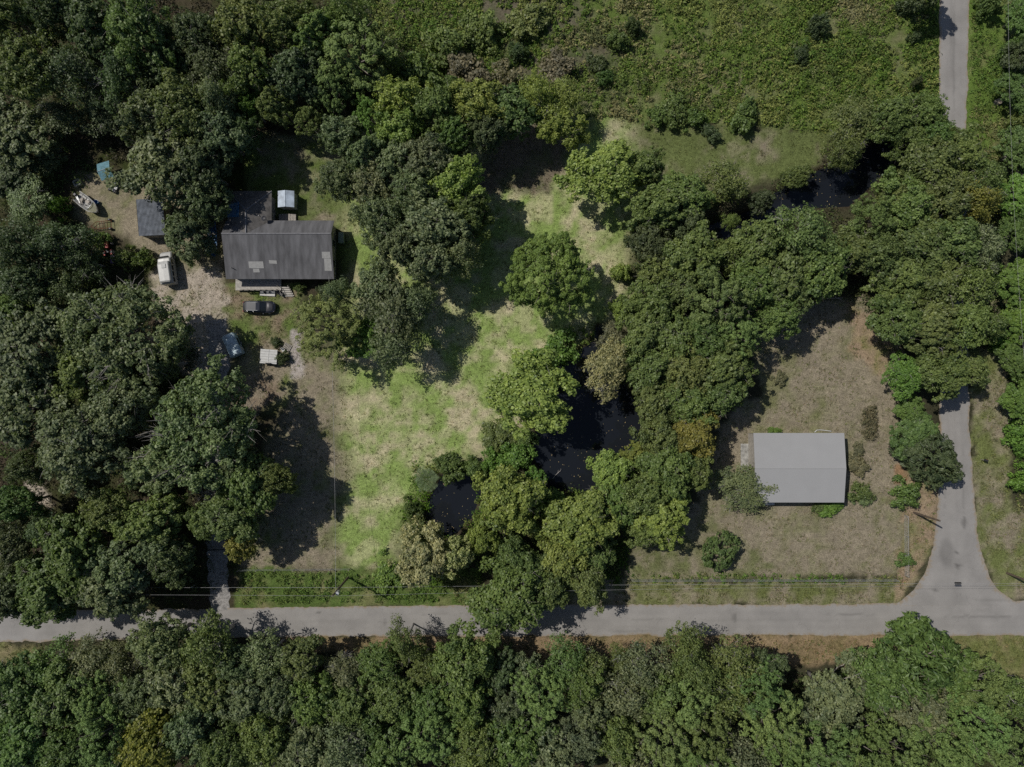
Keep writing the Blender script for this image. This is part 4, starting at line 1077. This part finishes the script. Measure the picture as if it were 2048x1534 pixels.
# ------------------------------------------------------------------ yard junk
t = thing('motor_boat', 'old grey motor boat full of junk at the left of the yard', 'boat', at(176, 408, 0, .8), rad(-38))
M_HULL = plain('weathered hull', (.30, .30, .29), .6, var=.3, scale=2)
def bsec(x, hw, z0, z1):
    return [Vector((x, -hw, z1)), Vector((x, -hw * .8, z0 + .2)), Vector((x, 0, z0)), Vector((x, hw * .8, z0 + .2)), Vector((x, hw, z1)), Vector((x, hw - .08, z1)), Vector((x, hw * .6, z1 - .45)), Vector((x, -hw * .6, z1 - .45)), Vector((x, -hw + .08, z1))]
MB().loft([bsec(-2.0, .85, .45, 1.15), bsec(-.5, .95, .42, 1.18), bsec(.9, .85, .45, 1.25), bsec(1.7, .45, .6, 1.32), bsec(2.1, .1, .9, 1.36)]).build('hull', M_HULL, t)
MB().slab([(.75, -.8, 1.28), (.75, .8, 1.28), (1.7, .42, 1.36), (2.0, .1, 1.38), (2.0, -.1, 1.38), (1.7, -.42, 1.36)], .06).build('fore_deck', plain('olive canvas', (.16, .16, .11), .8), t)
MB().tube([(.6, -.75, 1.25), (.9, -.3, 1.55), (.9, .3, 1.55), (.6, .75, 1.25)], .05, 6).build('windscreen_frame', M_GALV, t)
part(t, 'seat', plain('cracked seat vinyl', (.30, .27, .24), .7), (-.1, .25, .95), (.6, .5, .35), bevel=.05)
part(t, 'seat', plain('cracked seat vinyl', (.30, .27, .24), .7), (-1.0, -.2, .9), (.5, 1.0, .3), bevel=.05)
part(t, 'engine', M_DARK, (-2.15, 0, 1.05), (.4, .4, .7), bevel=.06)
rj = random.Random(5)
for k in range(9):
    part(t, 'scrap_board', [M_WOOD, M_GALV, M_DARK][k % 3], (rj.uniform(-1.7, .2), rj.uniform(-.5, .5), 1.0 + .03 * k), (rj.uniform(.4, 1.1), .09, .04), rz=rj.uniform(0, 3))
t = thing('plastic_tub', 'bright blue plastic tub beside the old boat', 'tub', at(195, 405))
mb = MB(); mb.loft([[Vector((s * .4 * math.cos(a), s * .3 * math.sin(a), z)) for a in np.linspace(0, 6.283, 15)[:-1]] for s, z in ((.75, 0), (1, .5), (.94, .5), (.7, .06))]).build('shell', plain('bright blue plastic', (.02, .16, .36), .4), t)
t = thing('trailer_frame', 'rusty bare trailer frame lying below the old boat', 'trailer frame', at(207, 451), rad(6))
M_RUST = plain('rust', (.13, .055, .030), .9, var=.4, scale=6)
for s in (-1, 1):
    MB().tube([(-.9, s * .55, .4), (1.5, s * .55, .4)], .05, 6).build('side_rail', M_RUST, t)
    MB().tube([(-.9, s * .55, .4), (-1.7, .0, .35)], .045, 6).build('tongue_bar', M_RUST, t)
    o = MB().tube([(1.2, s * .60, .3), (1.2, s * .78, .3)], .3, 14).build('wheel', M_DARK, t)
    MB().tube([(1.2, s * .77, .3), (1.2, s * .8, .3)], .15, 10).build('rim', M_RUST, o)
for x in (-.85, -.3, .0, .35, .8, 1.45):
    MB().tube([(x, -.55, .41), (x, .55, .41)], .035, 5).build('cross_bar', M_RUST, t)
t = thing('ride_on_mower', 'small white and black ride-on mower under the trees above the corrugated shed', 'mower', at(230, 376), rad(65))
part(t, 'deck', M_WHITE, (-.1, 0, .28), (1.0, 1.05, .14), bevel=.05)
part(t, 'hood', M_WHITE, (.55, 0, .6), (.65, .5, .35), bevel=.08)
part(t, 'seat', M_DARK, (-.35, 0, .7), (.4, .42, .1), bevel=.04)
part(t, 'seat_back', M_DARK, (-.56, 0, .88), (.1, .42, .35), bevel=.04)
MB().tube([(.15, 0, .55), (.02, 0, .9)], .025, 6).build('steering_column', M_DARK, t)
for x, r_ in ((-.5, .28), (.65, .2)):
    for s in (-1, 1):
        wheel(t, x, s * .34, r_, .2, s)
t = thing('red_tractor', 'small red tractor half hidden in the brush left of the camper van', 'tractor', at(221, 500), rad(100))
MR = plain('faded red paint', (.32, .06, .05), .6, var=.3)
part(t, 'hood', MR, (.55, 0, .85), (1.0, .5, .45), bevel=.06)
part(t, 'fender', MR, (-.55, .5, .9), (.8, .28, .12), bevel=.04)
part(t, 'fender', MR, (-.55, -.5, .9), (.8, .28, .12), bevel=.04)
part(t, 'seat', M_DARK, (-.4, 0, .95), (.4, .4, .12), bevel=.04)
MB().tube([(.0, 0, .9), (-.12, 0, 1.25)], .03, 6).build('steering_column', M_DARK, t)
for x, r_ in ((-.55, .5), (.85, .3)):
    for s in (-1, 1):
        wheel(t, x, s * .42, r_, .24, s)
t = thing('chest_freezer', 'discarded purple chest with pale handle beside the red tractor', 'chest', at(232, 521), rad(4))
part(t, 'body', plain('purple plastic', (.10, .06, .17), .5), (0, 0, .4), (.65, 1.1, .8), bevel=.05)
part(t, 'lid', plain('purple plastic', (.10, .06, .17), .5), (0, 0, .85), (.7, 1.15, .1), bevel=.03)
part(t, 'handle', M_WHITE, (.1, 0, .93), (.05, .8, .04), bevel=.015)
t = thing('plastic_crate', 'white plastic crate under the trees left of the canopy', 'crate', at(158, 367), rad(25))
for x, y, a, b in ((0, .4, 1.0, .05), (0, -.4, 1.0, .05), (.5, 0, .05, .8), (-.5, 0, .05, .8)):
    part(t, 'side', M_WHITE, (x, y, .3), (a, b, .6))
part(t, 'base', M_WHITE, (0, 0, .04), (1.0, .8, .06))
t = thing('rowing_boat', 'narrow blue rowing boat lying along the left wall of the house', 'boat', at(428, 478), rad(93))
MB().loft([bsec(-2.7, .15, .25, .55), bsec(-2.2, .5, .05, .52), bsec(0, .68, .02, .5), bsec(2.0, .6, .04, .5), bsec(2.6, .5, .1, .5)]).build('hull', plain('blue hull', (.04, .12, .25), .5, var=.3), t)
for x in (-1.0, .7):
    part(t, 'bench', M_WOOD, (x, 0, .4), (.25, 1.0, .04))
t = thing('folding_chair', 'white folding chair beside the white slatted hutch', 'chair', at(568, 700), rad(30))
part(t, 'seat', M_WHITE, (0, 0, .42), (.45, .45, .04)); part(t, 'backrest', M_WHITE, (0, .24, .72), (.45, .04, .35), rx=rad(-12))
for x in (-.2, .2):
    for y in (-.2, .2):
        MB().tube([(x, y, 0), (x, y, .42)], .018, 5).build('leg', M_GALV, t)
t = thing('pallet', 'weathered wooden pallet lying beside the flat hutch', 'pallet', at(575, 694), rad(-30))
for k in range(6):
    part(t, 'slat', M_WOOD, (-.5 + .2 * k, 0, .13), (.12, 1.0, .03))
for y in (-.45, 0, .45):
    part(t, 'bearer', M_WOOD, (0, y, .06), (1.15, .08, .1))

# ------------------------------------------------------------------ white-roofed building on the right
def white_building():
    E_, R_ = 3.0, 3.65
    x0, _ = W(1507, 868, E_); x1, _ = W(1688.5, 868, E_)
    _, yn = W(1507, 866, E_); _, ys = W(1507, 1005, E_); _, yr = W(1697, 937, R_)
    cx, cy_ = (x0 + x1) / 2, (yn + ys) / 2
    t = thing('white_roofed_building', 'plain building under one broad white metal roof in the dry yard', 'building', (cx, cy_, 0))
    q = lambda x, y, z: (x - cx, y - cy_, z)
    MW = plain('white metal roofing', (.285, .285, .285), .75, var=.025, scale=.5, spec=.2)
    for ye, nm in ((yn, 'roof_slope'), (ys, 'roof_slope')):
        r_ = MB().slab([q(x0, ye, E_), q(x1, ye, E_), q(x1, yr, R_), q(x0, yr, R_)], .08).build(nm, MW, t)
    MB().tube([q(x0, yr, R_ - .02), q(x1, yr, R_ - .02)], .06, 6).build('ridge_cap', MW, t)
    wm_ = plain('beige metal wall', (.30, .28, .25), .7)
    MB().box(q(cx, cy_, 1.46), (x1 - x0 - .5, yn - ys - .5, 2.92)).build('wall', wm_, t)
    for x in (x0 + .25, x1 - .25):
        MB().add([q(x, ys + .25, 2.92), q(x, yn - .25, 2.92), q(x, yr, R_ - .12)], [(0, 1, 2)]).build('gable_wall', wm_, t)
    for k in range(3):
        w = part(t, 'window', M_WHITE, q(x0 + 3 + 3.6 * k, ys + .23, 1.6), (1.2, .08, 1.0))
        part(w, 'pane', M_GLASS, q(x0 + 3 + 3.6 * k, ys + .18, 1.6), (1.05, .03, .85))
    part(t, 'door', M_WHITE, q(x1 - 2.0, ys + .23, 1.05), (1.0, .08, 2.1))
    part(t, 'concrete_apron', plain('grey apron concrete', (.26, .255, .24), .9, var=.4, scale=2), q(x0 + .1, cy_ + 1.3, .06), (2.0, 4.0, .08))
    part(t, 'doorstep', plain('pale concrete', (.45, .44, .42), .9), q(x0 + 3.4, ys - .5, .1), (1.6, .8, .12))
white_building()
t = thing('gutter_length', 'bent white length of gutter lying behind the white-roofed building', 'gutter', at(1645, 862), rad(-3))
MB().tube([(-1.2, -.25, .05), (-.9, .1, .12), (-.3, .15, .08), (1.2, .05, .06)], .07, 6).build('channel', M_WHITE, t)
MB().tube([(1.15, .05, .06), (1.3, .03, .06)], .09, 6).build('end_cap', M_GALV, t)
for k, (px, py, a) in enumerate(((1737, 868, -28), (1740, 981, -35))):
    pass

# ------------------------------------------------------------------ poles, cables, fences
M_POLE = plain('creosoted pole', (.10, .075, .055), .95, var=.3, scale=4)
M_WIRE = plain('aluminium cable', (.30, .30, .30), .6)
def pole(px, py, h, label, arm=False, can=False, rz=0.0):
    t = thing('utility_pole', label, 'utility pole', at(px, py), rz)
    MB().tube([(0, 0, -.3), (0, 0, h * .5), (0, 0, h)], [.17, .15, .12], 9).build('post', M_POLE, t)
    if arm:
        part(t, 'crossarm', M_POLE, (0, 0, h - .4), (.1, 2.2, .12))
        for y in (-.95, -.35, .95):
            MB().tube([(0, y, h - .34), (0, y, h - .12)], [.05, .035], 7).build('insulator', M_GALV, t)
    else:
        MB().tube([(0, 0, h - .02), (0, 0, h + .2)], [.05, .035], 7).build('insulator', M_GALV, t)
    if can:
        MB().tube([(.36, 0, h - 2.0), (.36, 0, h - 1.1)], .24, 12).build('transformer', M_GALV, t)
    return t
pole(1828, 1025, 6.4, 'short wooden utility pole behind the bush beside the right road')
pole(697, 1154, 9.3, 'leaning-looking wooden utility pole on the verge left of the pale trees', can=True)
pole(2014, 1146, 9.6, 'wooden utility pole with crossarm at the road corner', arm=True, can=True, rz=0.0)
pole(-640, 1160, 9.3, 'wooden utility pole beyond the left edge of the lower road')
def cable(name, label, a, b, sag, r=.011, n=20, group='overhead cables'):
    a, b = Vector(a), Vector(b)
    m = (a + b) / 2
    pts = [a.lerp(b, i / n) + Vector((0, 0, -sag * 4 * (i / n) * (1 - i / n))) - m for i in range(n + 1)]
    o = MB().tube(pts, r, 5).build(name, M_WIRE)
    o.location = m
    return tag(o, label, 'cable', group)
bx, by = W(697, 1154); cx_, cy2 = W(2014, 1146); lx, ly = W(-640, 1160)
cable('power_cable', 'upper overhead cable from the verge pole to the road corner pole', (bx, by, 9.3), (cx_, cy2, 6.4), .9)
cable('power_cable', 'lower overhead cable from the verge pole to the road corner pole', (bx, by, 5.4), (cx_, cy2, 5.5), .5, .015)
cable('power_cable', 'upper overhead cable running left from the verge pole', (lx, ly, 9.45), (bx, by, 9.3), 1.2)
cable('power_cable', 'lower overhead cable running left from the verge pole', (lx, ly, 5.8), (bx, by, 5.4), .6, .015)
cable('service_cable', 'thin service cable crossing the yard from the verge pole to the house', (bx, by, 7.6), (-27.0, 15.9, 3.4), .9, .016)
cable('power_cable', 'left of the two overhead cables beside the right road', (cx_ - .9, cy2, 9.4), (69.0, 72.0, 9.2), 2.6)
cable('power_cable', 'right of the two overhead cables beside the right road', (cx_ + .6, cy2, 9.4), (71.8, 72.0, 9.2), 2.4)
px_, py_ = W(1917, 1164, 5.2)[0], by + (cy2 - by) * (W(1917, 1164, 5.2)[0] - bx) / (cx_ - bx)
t = thing('cable_splice_case', 'small black splice case hanging on the cable over the road junction', 'splice case', (px_, py_, 5.1), 0)
MB().tube([(-.5, 0, .0), (-.42, 0, 0), (.42, 0, 0), (.5, 0, 0)], [.06, .16, .16, .06], 10).build('case', plain('black rubber', (.012, .012, .013), .95, spec=.1), t)
for x in (-.4, .4):
    part(t, 'hanger', M_GALV, (x, 0, .2), (.03, .03, .25))

def chain_fence(label, p0, p1, h, step, group='fences', gate=None):
    a, b = Vector((*W(*p0), 0)), Vector((*W(*p1), 0))
    L_ = (b - a).length
    t = thing('chain_link_fence', label, 'fence', a, math.atan2(b.y - a.y, b.x - a.x), group)
    n = max(2, round(L_ / step))
    for i in range(n + 1):
        MB().tube([(L_ * i / n, 0, -.1), (L_ * i / n, 0, h + .05)], .03, 6).build('post', M_GALV, t)
    MB().tube([(0, 0, h), (L_, 0, h)], .016, 5).build('top_rail', M_GALV, t)
    mb = MB(); g = .16
    k = -h
    while k < L_:
        for s in (0, 1):
            x0, x1 = k, k + h
            z0, z1 = (0.03, h) if s == 0 else (h, .03)
            if x0 < 0: z0 += (z1 - z0) * (-x0) / h; x0 = 0
            if x1 > L_: z1 -= (z1 - z0) * (x1 - L_) / (x1 - x0 + 1e-9); x1 = L_
            if x1 - x0 > .02:
                mb.tube([(x0, 0, z0), (x1, 0, z1)], .004, 3, cap=False)
        k += g
    mb.build('wire_mesh', M_GALV, t)['kind'] = 'stuff'
chain_fence('chain link fence above the lower road, along the dry yard', (1262, 1158), (1790, 1158), 1.2, 3)
chain_fence('short chain link fence at the right side of the dry yard', (1808, 1030), (1809, 1150), 1.2, 3)
def wire_fence(label, p0, p1):
    a, b = Vector((*W(*p0), 0)), Vector((*W(*p1), 0))
    L_ = (b - a).length
    t = thing('wire_fence', label, 'fence', a, math.atan2(b.y - a.y, b.x - a.x), 'fences')
    n = round(L_ / 2.6)
    for i in range(n + 1):
        MB().tube([(L_ * i / n, 0, -.1), (L_ * i / n, 0, 1.2)], .06, 6).build('post', M_WOOD, t)
    for z in (.4, .75, 1.1):
        MB().tube([(0, .07, z), (L_, .07, z)], .008, 4).build('wire', M_GALV, t)
wire_fence('wooden post and wire fence along the left verge weeds', (480, 1139), (700, 1137))
t = thing('tube_gate', 'metal tube gate across the gravel driveway', 'gate', at(411, 1098), rad(2))
for z in (.3, .6, .9, 1.2):
    MB().tube([(0, 0, z), (3.4, 0, z)], .025, 6).build('gate_bar', M_DARK, t)
for x in (0, 1.7, 3.4):
    MB().tube([(x, 0, 0 if x != 1.7 else .3), (x, 0, 1.25)], .045, 6).build('upright', M_DARK, t)
t = thing('marker_post', 'thin pale marker post beside the driveway mouth', 'post', at(396, 1166), 0)
MB().tube([(0, 0, -.1), (0, 0, 2.0)], .05, 7).build('shaft', M_WOOD, t)
part(t, 'cap', M_WHITE, (0, 0, 2.02), (.14, .14, .05))
t = thing('mailbox', 'dark mailbox on a post right of the road near the white roof', 'mailbox', at(1962, 919), rad(-20))
MB().tube([(0, 0, -.1), (0, 0, 1.05)], .05, 6).build('post', M_WOOD, t)
MB().loft([[Vector((x, -.14, 1.05)), Vector((x, .14, 1.05)), Vector((x, .14, 1.2)), Vector((x, .07, 1.3)), Vector((x, -.07, 1.3)), Vector((x, -.14, 1.2))] for x in (-.28, .28)]).build('box', M_DARK, t)
part(t, 'flag', plain('red lamp', (.25, .02, .02), .3), (.05, .16, 1.25), (.2, .02, .08))
t = thing('tree_stump', 'grey sawn tree stump in the grass right of the road near the top', 'stump', at(1995, 205))
MB().tube([(0, 0, -.1), (0, 0, .15), (.02, 0, .6)], [.7, .5, .45], 11).build('bole', M_BARK, t)
MB().tube([(.02, 0, .6), (.02, 0, .615)], .43, 11).build('cut_face', plain('sawn wood', (.36, .30, .22), .9), t)
t = thing('fallen_branch', 'pale forked branch lying in the dark pond near its lower bank', 'branch', (*W(1113, 950), -.34), rad(48))
MB().tube([(-.9, 0, -.1), (0, .05, .06), (.8, -.02, .2), (1.2, .1, .3)], [.05, .045, .03, .01], 5).build('stem', M_TWIG, t)
MB().tube([(.3, 0, .1), (.8, .3, .3)], [.03, .01], 5).build('fork', M_TWIG, t)
t = thing('leaning_snag', 'thin leaning dead pole tree throwing a line of shadow on the dry yard', 'snag', at(1640, 598), rad(-40))
MB().tube([(0, 0, -.1), (.3, 0, 2.5), (.9, .1, 5.5)], [.12, .09, .04], 6).build('stem', M_TWIG, t)
for k, z in enumerate((2.6, 3.4, 4.2, 4.9)):
    MB().tube([(.12 * z, 0, z), (.12 * z + (.8 if k % 2 else -.6), .7 - .3 * k, z + .6)], [.035, .008], 4).build('branch', M_TWIG, t)

# ------------------------------------------------------------------ grass, weeds, undergrowth (uncountable)
def scatter(poly, dens, r):
    P = np.array([W(*p) for p in poly])
    lo, hi = np.maximum(P.min(0), (-84, -64)), np.minimum(P.max(0), (84, 64))
    n = int((hi[0] - lo[0]) * (hi[1] - lo[1]) * dens)
    q = r.uniform(lo, hi, (max(n, 1), 2))
    return q[sdist(q[:, 0], q[:, 1], poly) > 0]
NOGO = [[(450, 435), (672, 435), (672, 562), (450, 562)], [(452, 378), (548, 378), (548, 440), (452, 440)], [(1500, 865), (1692, 865), (1692, 1000), (1500, 1000)],
        [(1876, -400), (1940, -400), (1940, 900), (1960, 1080), (2060, 1214), (1780, 1214), (1866, 1090), (1878, 900)], [(-600, 1216), (2700, 1204), (2700, 1273), (-600, 1288)], [(420, 1030), (455, 1030), (462, 1222), (420, 1222)]]
def clear(q):
    m = np.ones(len(q), bool)
    for p in NOGO:
        m &= sdist(q[:, 0], q[:, 1], p) < -.15
    for p in (POND, POOL, CREEK):
        m &= sdist(q[:, 0], q[:, 1], p) < .2
    return q[m]
def blades(name, label, polys, dens, k, ln, wd, gain, seed, cat='grass', warm=None, lean=1.0):
    r = np.random.default_rng(seed)
    q = clear(np.concatenate([scatter(p, dens, r) for p in polys]))
    n = len(q)
    keep = vnoise(q[:, 0], q[:, 1], 1.1, 2) + r.normal(0, .2, n) > .42
    q = q[keep]; n = len(q)
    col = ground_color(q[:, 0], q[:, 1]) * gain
    weed = r.random(n) < .42
    col[weed] = np.array((.115, .135, .05)) * r.uniform(.7, 1.3, (weed.sum(), 1))
    s = r.uniform(.6, 1.5, (n, 1))
    a = r.uniform(0, 6.283, (n, k))
    dirn = np.stack([np.cos(a), np.sin(a)], -1)
    base = np.concatenate([q, np.full((n, 1), -.02)], 1)[:, None] + np.concatenate([dirn * .05, np.zeros((n, k, 1))], -1)
    el = r.uniform(.3, 1.1, (n, k, 1))
    L_ = ln * s[:, None] * r.uniform(.6, 1.2, (n, k, 1))
    tip = base + np.concatenate([dirn * np.cos(el) * L_ * lean, np.sin(el) * L_], -1)
    side = np.concatenate([np.stack([-dirn[..., 1], dirn[..., 0]], -1) * wd * s[:, None], np.zeros((n, k, 1))], -1)
    V = np.stack([base - side, base + side, tip], 2).reshape(-1, 3, 3)
    C = np.repeat(col, k, 0) * r.uniform(.75, 1.25, (n * k, 1))
    me = quads_mesh(name, V, M_GRASS, r.random(n * k), C, nv=3)
    tag(link(name, me), label, cat, kind='stuff')
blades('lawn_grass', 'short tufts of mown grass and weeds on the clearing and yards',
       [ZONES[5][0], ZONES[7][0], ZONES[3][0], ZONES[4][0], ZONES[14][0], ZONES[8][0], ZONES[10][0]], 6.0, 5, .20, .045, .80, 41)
blades('verge_grass', 'grass growing along the road verges', [ZONES[i][0] for i in (17, 18, 19, 20, 22, 23, 24, 25)], 8.0, 6, .26, .05, .85, 42)

def mounds(name, label, poly, dens, rr, hh, leaves, ls, hues, seed, cat='weeds', bare=.36):
    r = np.random.default_rng(seed)
    q = clear(np.concatenate([scatter(p, dens, r) for p in poly]))
    q = q[fbm(q[:, 0], q[:, 1], 2.6, 5) + r.normal(0, .06, len(q)) > bare]
    n = len(q)
    R_ = r.uniform(*rr, (n, 1, 1)) * (0.5 + vnoise(q[:, 0], q[:, 1], 5, 3))[:, None, None]
    H_ = r.uniform(*hh, (n, 1)) * (0.4 + 1.2 * fbm(q[:, 0], q[:, 1], 6, 1))[:, None]
    d2 = r.normal(0, .5, (n, leaves, 2))
    off = d2 * R_
    z = H_ * np.exp(-(d2 ** 2).sum(-1) * 1.2) * r.uniform(.5, 1, (n, leaves))
    p = np.concatenate([q[:, None] + off, z[..., None]], -1).reshape(-1, 3)
    nn = np.concatenate([d2 * 1.0, np.ones((n, leaves, 1))], -1).reshape(-1, 3) + r.normal(0, .5, (n * leaves, 3))
    s = r.uniform(.6, 1.4, n * leaves)
    V = leaf_cards(p, nn, ls * s, ls * .38 * s, r)
    hn = fbm(q[:, 0], q[:, 1], 11, 4) + r.normal(0, .06, n)
    idx = np.clip(((hn - .3) / .4 * len(hues)).astype(int), 0, len(hues) - 1)
    C = np.repeat(np.array(hues)[idx] * r.uniform(.8, 1.2, (n, 1)), leaves, 0)
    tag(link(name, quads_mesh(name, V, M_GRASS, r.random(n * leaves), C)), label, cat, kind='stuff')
MEADOW_TALL = [[(1180, 150), (1300, 140), (1420, 200), (1500, 240), (1270, 235)], [(1560, 90), (1700, 60), (1860, 100), (1860, 210), (1700, 230), (1600, 180)], [(1100, 0), (1300, 0), (1250, 90), (1120, 80)], [(790, 60), (1000, 30), (1060, 120), (900, 180), (790, 160)]]
MEADOW = [(745, -80), (1872, -80), (1872, 190), (1830, 240), (1660, 262), (1500, 248), (1262, 240), (1180, 235), (780, 180), (745, 60)]
mounds('meadow_weeds', 'rough knee-high weeds and tall grass of the meadow at the top', [MEADOW], 4.6, (.25, .9), (.2, .9), 16, .18, [(.20, .20, .10), (.125, .18, .045), (.105, .175, .034), (.17, .205, .065)], 51)
mounds('bramble_patches', 'taller dark bramble patches scattered through the rough meadow', MEADOW_TALL, .55, (.6, 1.5), (.6, 1.5), 60, .17, [(.13, .15, .07), (.095, .14, .04), (.085, .15, .032)], 56, bare=.46)
mounds('verge_weeds', 'lush tall weeds on the left verge and beside the right road',
       [[(470, 1142), (960, 1150), (950, 1200), (480, 1205)], [(1938, -60), (2060, -60), (2060, 560), (2015, 400), (1940, 320)], [(2000, 560), (2060, 520), (2060, 1100), (2030, 1010), (2015, 760)], [(1845, -60), (1872, -60), (1872, 230), (1845, 220)], [(1262, 1147), (1800, 1150), (1800, 1166), (1262, 1166)]],
       3.0, (.3, .7), (.25, .7), 16, .15, [(.17, .175, .08), (.115, .165, .045), (.095, .165, .036)], 52)
mounds('pond_bank_weeds', 'tangled weeds round the banks of the ponds',
       [[(960, 840), (1080, 850), (1075, 930), (1000, 960), (940, 930), (830, 930), (800, 1080), (840, 1100), (760, 1150), (700, 1165), (1250, 1165), (1262, 900), (1290, 760), (1250, 640), (1180, 640), (1050, 720), (1000, 820)]],
       1.6, (.4, 1.0), (.3, 1.2), 26, .16, [(.09, .14, .03), (.12, .15, .04), (.075, .15, .015)], 53)
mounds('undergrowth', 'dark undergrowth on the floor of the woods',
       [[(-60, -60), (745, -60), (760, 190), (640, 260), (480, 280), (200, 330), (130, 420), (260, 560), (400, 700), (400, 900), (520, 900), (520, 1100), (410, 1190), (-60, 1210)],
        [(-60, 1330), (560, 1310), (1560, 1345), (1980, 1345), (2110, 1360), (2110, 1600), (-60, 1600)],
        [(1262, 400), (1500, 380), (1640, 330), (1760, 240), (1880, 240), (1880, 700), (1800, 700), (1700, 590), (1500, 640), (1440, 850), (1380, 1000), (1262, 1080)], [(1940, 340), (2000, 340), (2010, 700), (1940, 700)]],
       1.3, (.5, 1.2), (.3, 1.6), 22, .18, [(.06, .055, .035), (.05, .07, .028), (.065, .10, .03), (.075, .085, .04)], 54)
mounds('weed_mound', 'oval grey weedy mound on the dry yard right of the white roof', [[(1727, 815), (1748, 812), (1754, 850), (1744, 880), (1728, 876), (1722, 845)]], 16, (.3, .5), (.5, 1.1), 24, .11, [(.14, .13, .085), (.12, .125, .07)], 55)

r = np.random.default_rng(61)
q = np.concatenate([scatter(p, .7, r) for p in (POND, POOL, CREEK)])
n = len(q)
p = np.concatenate([q, np.full((n, 1), -.374)], 1)
V = leaf_cards(p, np.array([0, 0, 1.0]) + r.normal(0, .03, (n, 3)), r.uniform(.04, .1, n), r.uniform(.03, .07, n), r)
tag(link('floating_leaves', quads_mesh('floating_leaves', V, M_GRASS, r.random(n), np.array([(.40, .33, .2)]) * r.uniform(.5, 1.2, (n, 1)))), 'fallen leaves floating on the pond water', 'leaves', kind='stuff')
